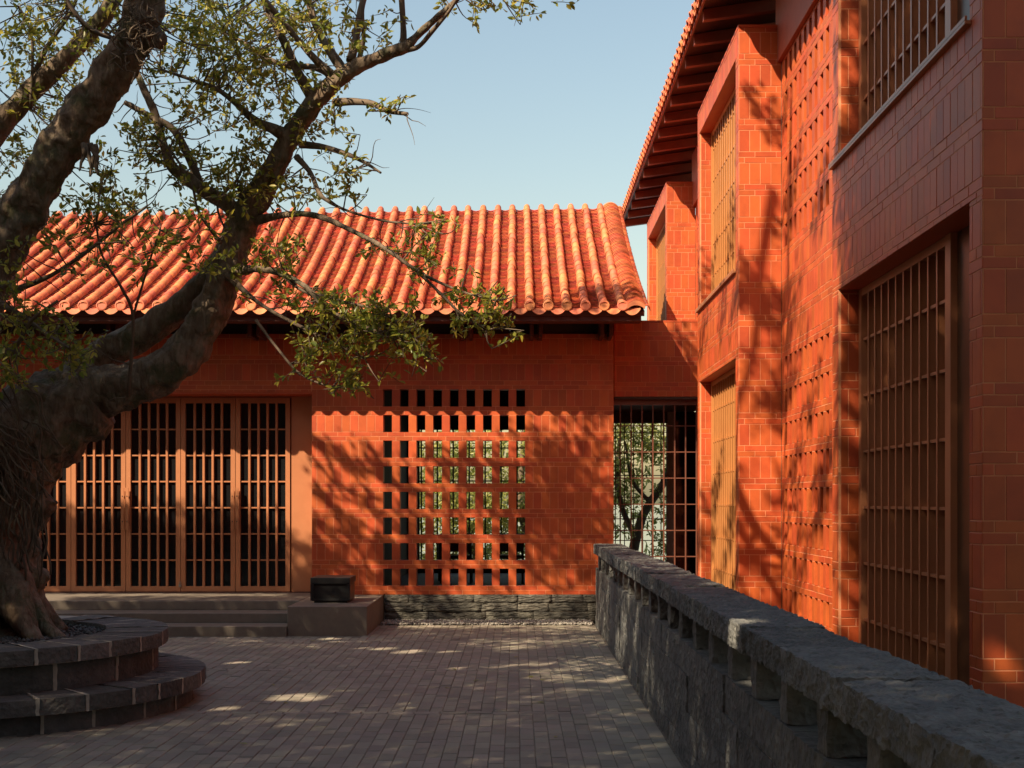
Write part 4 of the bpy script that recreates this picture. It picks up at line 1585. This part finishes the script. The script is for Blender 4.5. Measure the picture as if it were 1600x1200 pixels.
def streaks(k, per, ln, x0, x1, y0, y1, z0, z1, hmin, hmax):
    """leafy twigs whose shadows run down to the right across a wall"""
    c = rnd(k, x0, x1, y0, y1, z0, z1)
    h = RNG.uniform(hmin, hmax, k)
    for i in range(k):
        t = RNG.uniform(-.5, .5, per)[:, None] * ln
        p = c[i] + t * np.array([.78, 0, -.62]) + RNG.normal(size=(per, 3)) * .06
        cover(p, 1, h[i] - .1, h[i] + .1)
        for q in range(3):
            e = np.array([c[i] + sgn * ln * .62 * np.array([.78, 0, -.62]) + RNG.normal(size=3) * np.array([.12, 0, .12]) for sgn in (-1, -.3, .4, 1)])
            b3 = e - SUN[None] * ((h[i] - c[i][2]) / 1.27)
            if np.all(b3[:, 2] > EYE + .392 * b3[:, 1] + .3):
                TWIGS.append((b3, RNG.uniform(.014, .045)))


cover(rnd(4800, -6.5, 1.2, 5.5, 17.4, 0, 0), 1, 8.0, 11.0)                    # the paving
cover(rnd(500, -6.2, -2.6, 9.6, 12.6, .5, 3.0), 1, 8.6, 10.5)                 # trunk and planter
cover(rnd(1700, 2.45, 2.5, 4.5, 9.75, -.3, 7.0), 1, 10.0, 12.0)               # near bay
cover(rnd(500, 2.5, 3.4, 6.8, 6.85, -.3, 7.0), 1, 10.0, 12.0)
cover(rnd(260, -6.0, -2.2, 16.3, 18.2, .1, .3), 1, 8.4, 10.0)                 # steps
cover(rnd(380, -8.0, -3.45, 18.8, 18.85, .3, 1.4), 1, 8.6, 10.0)             # lower half of the doors
streaks(5, 10, 1.2, -3.2, -2.9, 18.38, 18.4, .3, 1.2, 8.6, 10.0)
patchy(13, 6, .18, .5, 1.35, 18.38, 18.4, .4, 3.1, 8.6, 10.0)                # right end of the slit wall
streaks(12, 4, 1.3, -1.6, .5, 18.38, 18.4, .5, 3.0, 8.4, 9.4)                # slit screen
patchy(6, 4, .15, -1.6, .5, 18.38, 18.4, .4, 2.8, 8.6, 10.0)
streaks(9, 3, 1.4, -2.9, -1.7, 18.38, 18.4, .5, 2.3, 8.2, 9.0)
cover(rnd(60, -1.9, 1.1, 17.8, 18.3, 0, .2), 1, 8.6, 10.0)
streaks(14, 5, 1.0, 2.45, 2.97, 12.0, 18.0, .2, 4.2, 9.6, 11.5)
for pp, r3 in ((((1120, 700), (1148, 762), (1178, 820), (1212, 862), (1240, 884)), .085), (((1140, 800), (1165, 842), (1190, 885), (1215, 930), (1236, 972)), .06), (((1210, 300), (1190, 420), (1180, 540), (1150, 640), (1120, 700)), .05),
               (((1290, 250), (1270, 420), (1262, 600), (1240, 760), (1228, 900)), .045)):
    e = np.array([P(x_, y_, 14.43 if k_ < 3 else 13.0) for (x_, y_), k_ in zip(pp, [0] * 5)])
    TWIGS.append((e - SUN[None] * 5.4, r3))               # dapples on the far bay and screen
patchy(10, 4, .16, 2.45, 2.97, 12.0, 18.0, .2, 4.4, 9.6, 11.5)
patchy(10, 4, .14, 2.45, 2.97, 12.0, 18.0, 3.6, 6.0, 10.0, 12.0)
patchy(9, 5, .18, 1.4, 2.5, 18.6, 18.7, 3.1, 4.3, 9.6, 11)
cover(rnd(900, .9, 1.6, 2.0, 17.6, .2, 1.1), 1, 8.4, 10.5)
cover(rnd(700, 2.6, 2.7, 5.5, 9.7, -.3, 6.0), 1, 10.0, 12.0)                 # parapet


def crown_blob(k, cx_, cy_, cz_, rx, ry, rz_):
    q = unit(RNG.normal(size=(k, 3))) * (RNG.random((k, 1)) ** .4) * np.array([rx, ry, rz_]) + np.array([cx_, cy_, cz_])
    ok = (q[:, 2] > EYE + .392 * q[:, 1] + .9) & ((q[:, 1] < 3.5) | (q[:, 2] > 6.5))
    shade.append(q[ok])


crown_blob(1000, 3.4, -1.0, 7.6, 3.4, 3.2, 3.2)  # unseen leaf masses added to cut sky light from behind
crown_blob(900, -6.0, -.5, 7.8, 4.5, 3.5, 3.4)
crown_blob(600, -1.0, -2.0, 9.0, 3.5, 2.6, 2.6)
vis_u, vis_v = cent[:, None] @ E1, cent[:, None] @ E2
vis = np.c_[vis_u.ravel(), vis_v.ravel()][((cent[:, 2] > 3.9) | ((cent[:, 0] > -1.9) & (RNG.random(len(cent)) < .6))) & (cent[:, 0] > -4.3)][::2]
cent = np.vstack(shade)
LS = 26
off = unit(RNG.normal(size=(len(cent), LS, 3))) * (RNG.uniform(0, 1, (len(cent), LS, 1)) ** .5) * np.array([.34, .34, .22])
C = (cent[:, None, :] + off).reshape(-1, 3)
# gaps where a shaft of sun reaches the paving, the parapet and the walls: point on the surface, radius
GAPS = [(P(455, 1090, 11.2), .17), (P(485, 1092, 11.1), .10), (P(352, 1108, 10.6), .10), (P(375, 1036, 13.6), .10), (P(640, 1018, 14.6), .16), (P(700, 1020, 14.5), .14), (P(770, 1019, 14.55), .14),
        (P(930, 1023, 14.3), .16), (P(885, 1027, 14.1), .12), (P(600, 1014, 14.9), .12), (P(560, 1012, 15), .10),
        (P(945, 930, 15.3), .14), (P(957, 1000, 14.6), .13), (P(946, 880, 15.3), .12), (P(960, 960, 14.6), .1), (P(985, 866, 15), .16), (P(968, 860, 15), .14),
        (P(1150, 1030, 6.5), .13), (P(1140, 1120, 6.7), .12), (P(1140, 1080, 6.7), .1), (P(1150, 975, 6.2), .13), (P(1142, 1180, 6.7), .1),
        (P(1580, 1060, 6.9), .07), (P(520, 1000, 16), .1)]
Pu, Pv = C @ E1, C @ E2
keep = np.ones(len(C), bool)
for g, r in GAPS:
    gu, gvv = g @ E1, g @ E2
    keep &= (Pu - gu) ** 2 + (Pv - gvv) ** 2 > r * r
keep &= (C[:, 2] > EYE + .392 * C[:, 1] + .15) | (C[:, 1] < -.5)
# leave the crown that the picture shows mostly in the sun
cell = set()
for a_, b_ in np.floor(vis / .22).astype(int):
    for i_ in (-1, 0, 1):
        for j_ in (-1, 0, 1):
            if i_ * j_ == 0:
                cell.add((a_ + i_, b_ + j_))
ci = np.floor(np.c_[Pu, Pv] / .22).astype(int)
hit = np.array([(a_, b_) in cell for a_, b_ in ci])
keep &= ~(hit & (RNG.random(len(C)) < .72))
lp = np.array([P(x_, y_, d_) for x_, y_, d_ in ((-20, 430, 10.8), (22, 355, 10.7), (62, 285, 10.6), (105, 215, 10.5), (150, 152, 10.4), (192, 92, 10.3), (222, 20, 10.2), (250, 585, 11.2), (200, 600, 11.2), (310, 530, 11.2), (150, 620, 11.2), (90, 650, 11.2))])
tr_ = np.zeros(len(C), bool)
for q in lp:
    tr_ |= (Pu - q @ E1) ** 2 + (Pv - q @ E2) ** 2 < .16
keep |= tr_ & (RNG.random(len(C)) < .75) & ((C[:, 2] > EYE + .392 * C[:, 1] + .15) | (C[:, 1] < -.5))
C = C[keep]
A = unit(RNG.normal(size=C.shape))
Nn = unit(RNG.normal(size=C.shape) + np.array([0, 0, .9]))
Ls = RNG.uniform(.09, .15, len(C))
V, nper, fc = leaf_verts(C, A, Nn, Ls, Ls * .5, False)
far_ = C[:, 1] > 6.2
right_ = (~far_) & (C[:, 0] > .6)
hb = MB()
for b3, r3 in TWIGS:
    hb.add(*tube(b3 - TO, np.linspace(r3, r3 * .45, len(b3)), 7, 4))
hb.build('high_twigs', M['twig'], tree, kind='stuff')
ob('high_crown', mesh_np(V[far_] - TO, nper, fc, M['leaf_shade'], 'high_crown'), tree, kind='stuff')
shade_tree = empty('shade_tree', (-6.6, .6, 0), label='broad shade tree standing left of the camera, out of view', category='tree')
SO = np.array([-6.6, .6, 0])
ob('crown', mesh_np(V[~far_ & ~right_] - SO, nper, fc, M['leaf_shade'], 'crown'), shade_tree, kind='stuff')
v, f = tube([(0, 0, -.1), (.1, .1, 1.5), (-.1, .2, 3.5), (.2, .3, 5.5), (.6, .8, 7.4)], [.5, .36, .32, .28, .2], 20, 6, .14, 3, .2)
ob('trunk', mesh_of(v, f, M['bark'], True), shade_tree)
for tx, ty, tz in ((2.5, 2, 9.6), (5.5, 4.5, 10.4), (5.8, .5, 10.2), (-1.5, 3.5, 9.4), (2.6, -2.5, 9.6), (1, 5, 9.2)):
    v, f = tube([(.1, .2, 4.8), (tx * .35, ty * .35, 4.8 + (tz - 4.8) * .55), (tx * .7, ty * .7, 4.8 + (tz - 4.8) * .85), (tx, ty, tz)], [.2, .14, .09, .03], 10, 5, .1, 4, .1)
    ob('limb', mesh_of(v, f, M['bark'], True), shade_tree)

RO = np.array([4.6, -2.2, -.05])  # tree added outside the view to darken the near bay
rtree = empty('shade_tree', tuple(RO), label='shade tree added right of the camera to block sky, out of view', category='tree')
ob('crown', mesh_np(V[right_] - RO, nper, fc, M['leaf_shade'], 'crown'), rtree, kind='stuff')
v, f = tube([(0, 0, -.1), (0, .1, 1.5), (-.2, .2, 3.2), (-.5, .5, 5.0), (-.9, 1.0, 7.4)], [.4, .3, .26, .22, .12], 18, 6, .14, 3, .2)
ob('trunk', mesh_of(v, f, M['bark'], True), rtree)
for tx, ty, tz in ((-3, 1.5, 8.8), (1, 1.5, 9), (-1.5, -1.5, 8.6), (.8, -1, 7.6)):
    v, f = tube([(-.3, .3, 4.0), (tx * .4, ty * .4, 4.0 + (tz - 4.0) * .55), (tx, ty, tz)], [.16, .11, .03], 10, 5, .1, 4, .1)
    ob('limb', mesh_of(v, f, M['bark'], True), rtree)

# ------------------------------------------------------------------ trees behind the pavilion and the passage
def back_tree(loc, trunk, blobs, label, seed, dens=2.4):
    r = np.random.default_rng(seed)
    L0 = np.array(loc)
    t = empty('lakeside_tree', loc, label=label, category='tree', group='trees behind the pavilion')
    for i, (pts, rad) in enumerate(trunk):
        v, f = tube([np.array(p) - L0 for p in pts], rad, 10, 5, .08, 5, .08)
        ob('trunk' if i == 0 else 'limb', mesh_of(v, f, M['twig'], True), t)
    cs = []
    for x, y, z, rx, ry, rzz, k in blobs:
        cs.append(np.array([x, y, z]) + r.normal(size=(int(k * dens), 3)) * .55 * np.array([rx, ry, rzz]))
    cs = np.vstack(cs)
    C, A, Nn, Ls, tw = sprays(cs, r, per=(8, 14), length=.4, leaf=(.10, .17), droop=-.5)
    V, nper, fc = leaf_verts(C, A, Nn, Ls, Ls * .36)
    ob('crown', mesh_np(V - L0, nper, fc, M['leaf_back'], 'crown'), t, kind='stuff')


gz = ground_height(0, 29)
back_tree((2.35, 28.0, ground_height(0, 28)), [([(2.35, 28, -.6), (2.5, 28, .4), (2.75, 28, 1.4), (3.3, 28, 2.3), (3.7, 28, 3.4)], [.14, .12, .10, .08, .05]),
           ([(2.6, 28, .9), (2.3, 28.1, 1.6), (2.2, 28.2, 2.4), (2.3, 28.3, 3.4)], [.07, .06, .05, .03]), ([(2.9, 28, 1.7), (2.5, 27.9, 2.2), (2.35, 27.8, 3.0)], [.05, .04, .02])],
          [(2.4, 28, 3.2, 1.2, .8, .8, 110), (3.2, 28, 3.0, 1.0, .8, .9, 80), (2.1, 28.3, 2.2, .8, .6, .6, 46), (2.9, 28.2, 1.2, .9, .6, .7, 36), (3.3, 28.2, .6, .6, .5, .5, 20)],
          'leaning tree with pale forked trunk seen through the barred passage', 41, 1.35)
back_tree((-1.2, 30.0, ground_height(0, 30)), [([(-1.2, 30, -1.0), (-1.1, 30, .5), (-1.3, 30, 2.0), (-1.2, 30, 4.0)], [.16, .14, .11, .05]), ([(-1.2, 30, .8), (-.6, 30, 1.8), (-.3, 30.2, 3.0)], [.08, .06, .03])],
          [(-1.6, 30, 2.6, 1.3, .9, 1.1, 120), (-1.0, 30, 1.2, 1.1, .8, .9, 80), (-2.2, 30, 1.2, .9, .8, 1.0, 60), (-1.2, 30.4, 0.2, 1.3, .8, .7, 70)],
          'leafy tree glimpsed through the left slits of the red screen', 42)
back_tree((.5, 29.2, ground_height(0, 29.2)), [([(.5, 29.2, -.9), (.4, 29.2, .4), (.1, 29.2, 1.6), (.15, 29.2, 3.4)], [.15, .13, .10, .04]), ([(.4, 29.2, .4), (.8, 29.2, 1.4), (.75, 29.2, 2.6)], [.08, .06, .03])],
          [(.2, 29.2, 2.5, .8, .8, .9, 36), (.7, 29.2, 1.8, .9, .8, .9, 60), (0, 29.4, 1.0, .9, .8, .8, 56), (.6, 29.4, .1, 1.1, .8, .6, 50)],
          'leafy tree glimpsed through the right slits of the red screen', 43)

# ------------------------------------------------------------------ furniture in the dark room behind the slits
tb = empty('long_table', (-.3, 22.0, .372), label='long dark table glimpsed through the lower slits', category='table')
box('tabletop', -1.1, 1.1, -.42, .42, .70, .745, M['table_wood'], tb, .005)
for x in (-1.0, 1.0):
    for y in (-.34, .34):
        box('leg', x - .035, x + .035, y - .035, y + .035, 0, .6995, M['table_wood'], tb)
ch = None
for k, (x, lab) in enumerate(((-1.0, 'left'), (-.15, 'middle'), (.65, 'right'))):
    c = empty('armchair', (x, 21.2, .372), label='dark armchair, %s of three before the long table behind the slits' % ('leftmost' if k == 0 else 'middle one' if k == 1 else 'rightmost'), category='chair', group='armchairs behind the slits')
    box('seat', -.26, .26, -.25, .25, .40, .46, M['table_wood'], c, .01)
    box('backrest', -.26, .26, -.28, -.24, .52, .82, M['table_wood'], c, .01)
    for sx in (-.24, .24):
        for sy in (-.24, .22):
            box('leg', sx - .018, sx + .018, sy - .018, sy + .018, 0, .3995 if sy > 0 else .52, M['table_wood'], c)
        box('armrest', sx - .02, sx + .02, -.239, .22, .62, .65, M['table_wood'], c)

# padlock and fallen leaves
pk = empty('padlock', (DX0 - 2 * LEAF - .004 + .0, DY - .04, .50), label='small brass padlock at the foot of the meeting doors', category='padlock')
box('body', -.02, .02, -.012, .010, -.045, 0, M['steel'], pk, .004)
v, f = tube([(-.013, 0, 0), (-.013, 0, .02), (0, 0, .034), (.013, 0, .02), (.013, 0, 0)], [.004] * 5, 6, 4)
ob('shackle', mesh_of(v, f, M['steel'], True), pk)
fl = random.Random(77)
lv = [(0, -.035, 0), (.015, -.01, .006), (.012, .015, .004), (0, .035, .008), (-.012, .015, .004), (-.015, -.01, .006)]
lm = mesh_of(lv, [(0, 1, 2, 3), (0, 3, 4, 5)], M['leaf_back'], name='fallen_leaf')
for k in range(16):
    x, y = fl.uniform(-2.6, .9), fl.uniform(8.4, 16.0)
    o = ob('fallen_leaf', lm, None, (x, y, .006), label='small dry leaf lying on the dark paving', category='leaf', group='dry leaves on the paving')
    o.rotation_euler = (0, 0, fl.uniform(0, 6.28))

# ------------------------------------------------------------------ unseen halls added behind and left of the camera to block low sky
def sky_block_hall(name, loc, rz, length, height, label, bays):
    """an added, sky-blocking plain terracotta hall with a tiled gable roof; its court front is local y = 0, facing -y"""
    h = empty(name, loc, rz=rz, label=label, category='hall')
    L2 = length / 2
    w = MB()
    w.box(-L2, L2, 0, .3, .0, height)
    w.box(-L2, L2, 5.7, 6.0, .0, height)
    w.box(-L2, -L2 + .3, .3, 5.7, .0, height)
    w.box(L2 - .3, L2, .3, 5.7, .0, height)
    w.build('wall', M['tile_plain'], h)
    MB().box(-L2 - .05, L2 + .05, -.05, 6.05, -.05, .30).build('plinth', M['plinth'], h)
    r = MB()
    zt = height + 2.3
    r.add([(-L2 - .6, -1.0, height - .15), (L2 + .6, -1.0, height - .15), (L2 + .6, 3.0, zt), (-L2 - .6, 3.0, zt), (-L2 - .6, 7.0, height - .15), (L2 + .6, 7.0, height - .15),
           (-L2 - .6, -1.0, height - .3), (L2 + .6, -1.0, height - .3), (L2 + .6, 3.0, zt - .15), (-L2 - .6, 3.0, zt - .15), (-L2 - .6, 7.0, height - .3), (L2 + .6, 7.0, height - .3)],
          [(0, 1, 2, 3), (3, 2, 5, 4), (6, 9, 8, 7), (9, 10, 11, 8), (0, 6, 7, 1), (4, 5, 11, 10), (0, 3, 9, 6), (3, 4, 10, 9), (1, 7, 8, 2), (2, 8, 11, 5)])
    ro = r.build('roof', M['roof_pan'], h)
    n = int(length / .30)
    for k in range(n):
        x = -L2 + (k + .5) * length / n
        v, f = tube([(x, -1.02, height - .13), (x, 3.0, zt + .02)], [.075, .07], 6, 1)
        ob('cover_row', mesh_of(v, f, M['roof_tile'], True), ro)
    for k in range(bays):
        x = -L2 + (k + .5) * length / bays
        d = MB().box(x - .9, x - .82, -.04, -.002, .3, 3.0).box(x + .82, x + .9, -.04, -.002, .3, 3.0).box(x - .82, x + .82, -.04, -.002, 2.9, 3.0).build('door', M['bronze'], h)
        MB().box(x - .82, x + .82, -.02, -.003, .3, 2.9).build('glass', M['glass'], d)
        for q in range(1, 8):
            xx = x - .82 + 1.64 * q / 8
            box('bar', xx - .016, xx + .016, -.045, -.021, .3, 2.9, M['bronze'], d)
    return h


sky_block_hall('rear_sky_block_hall', (-3.0, -6.0, -.05), math.pi, 22, 7.2, 'tall unseen terracotta hall added behind the camera to block low sky', 5)
sky_block_hall('sky_block_hall', (-10.6, 3.0, -.05), math.pi / 2, 17, 5.6, 'unseen terracotta hall added on the left to block low sky', 4)
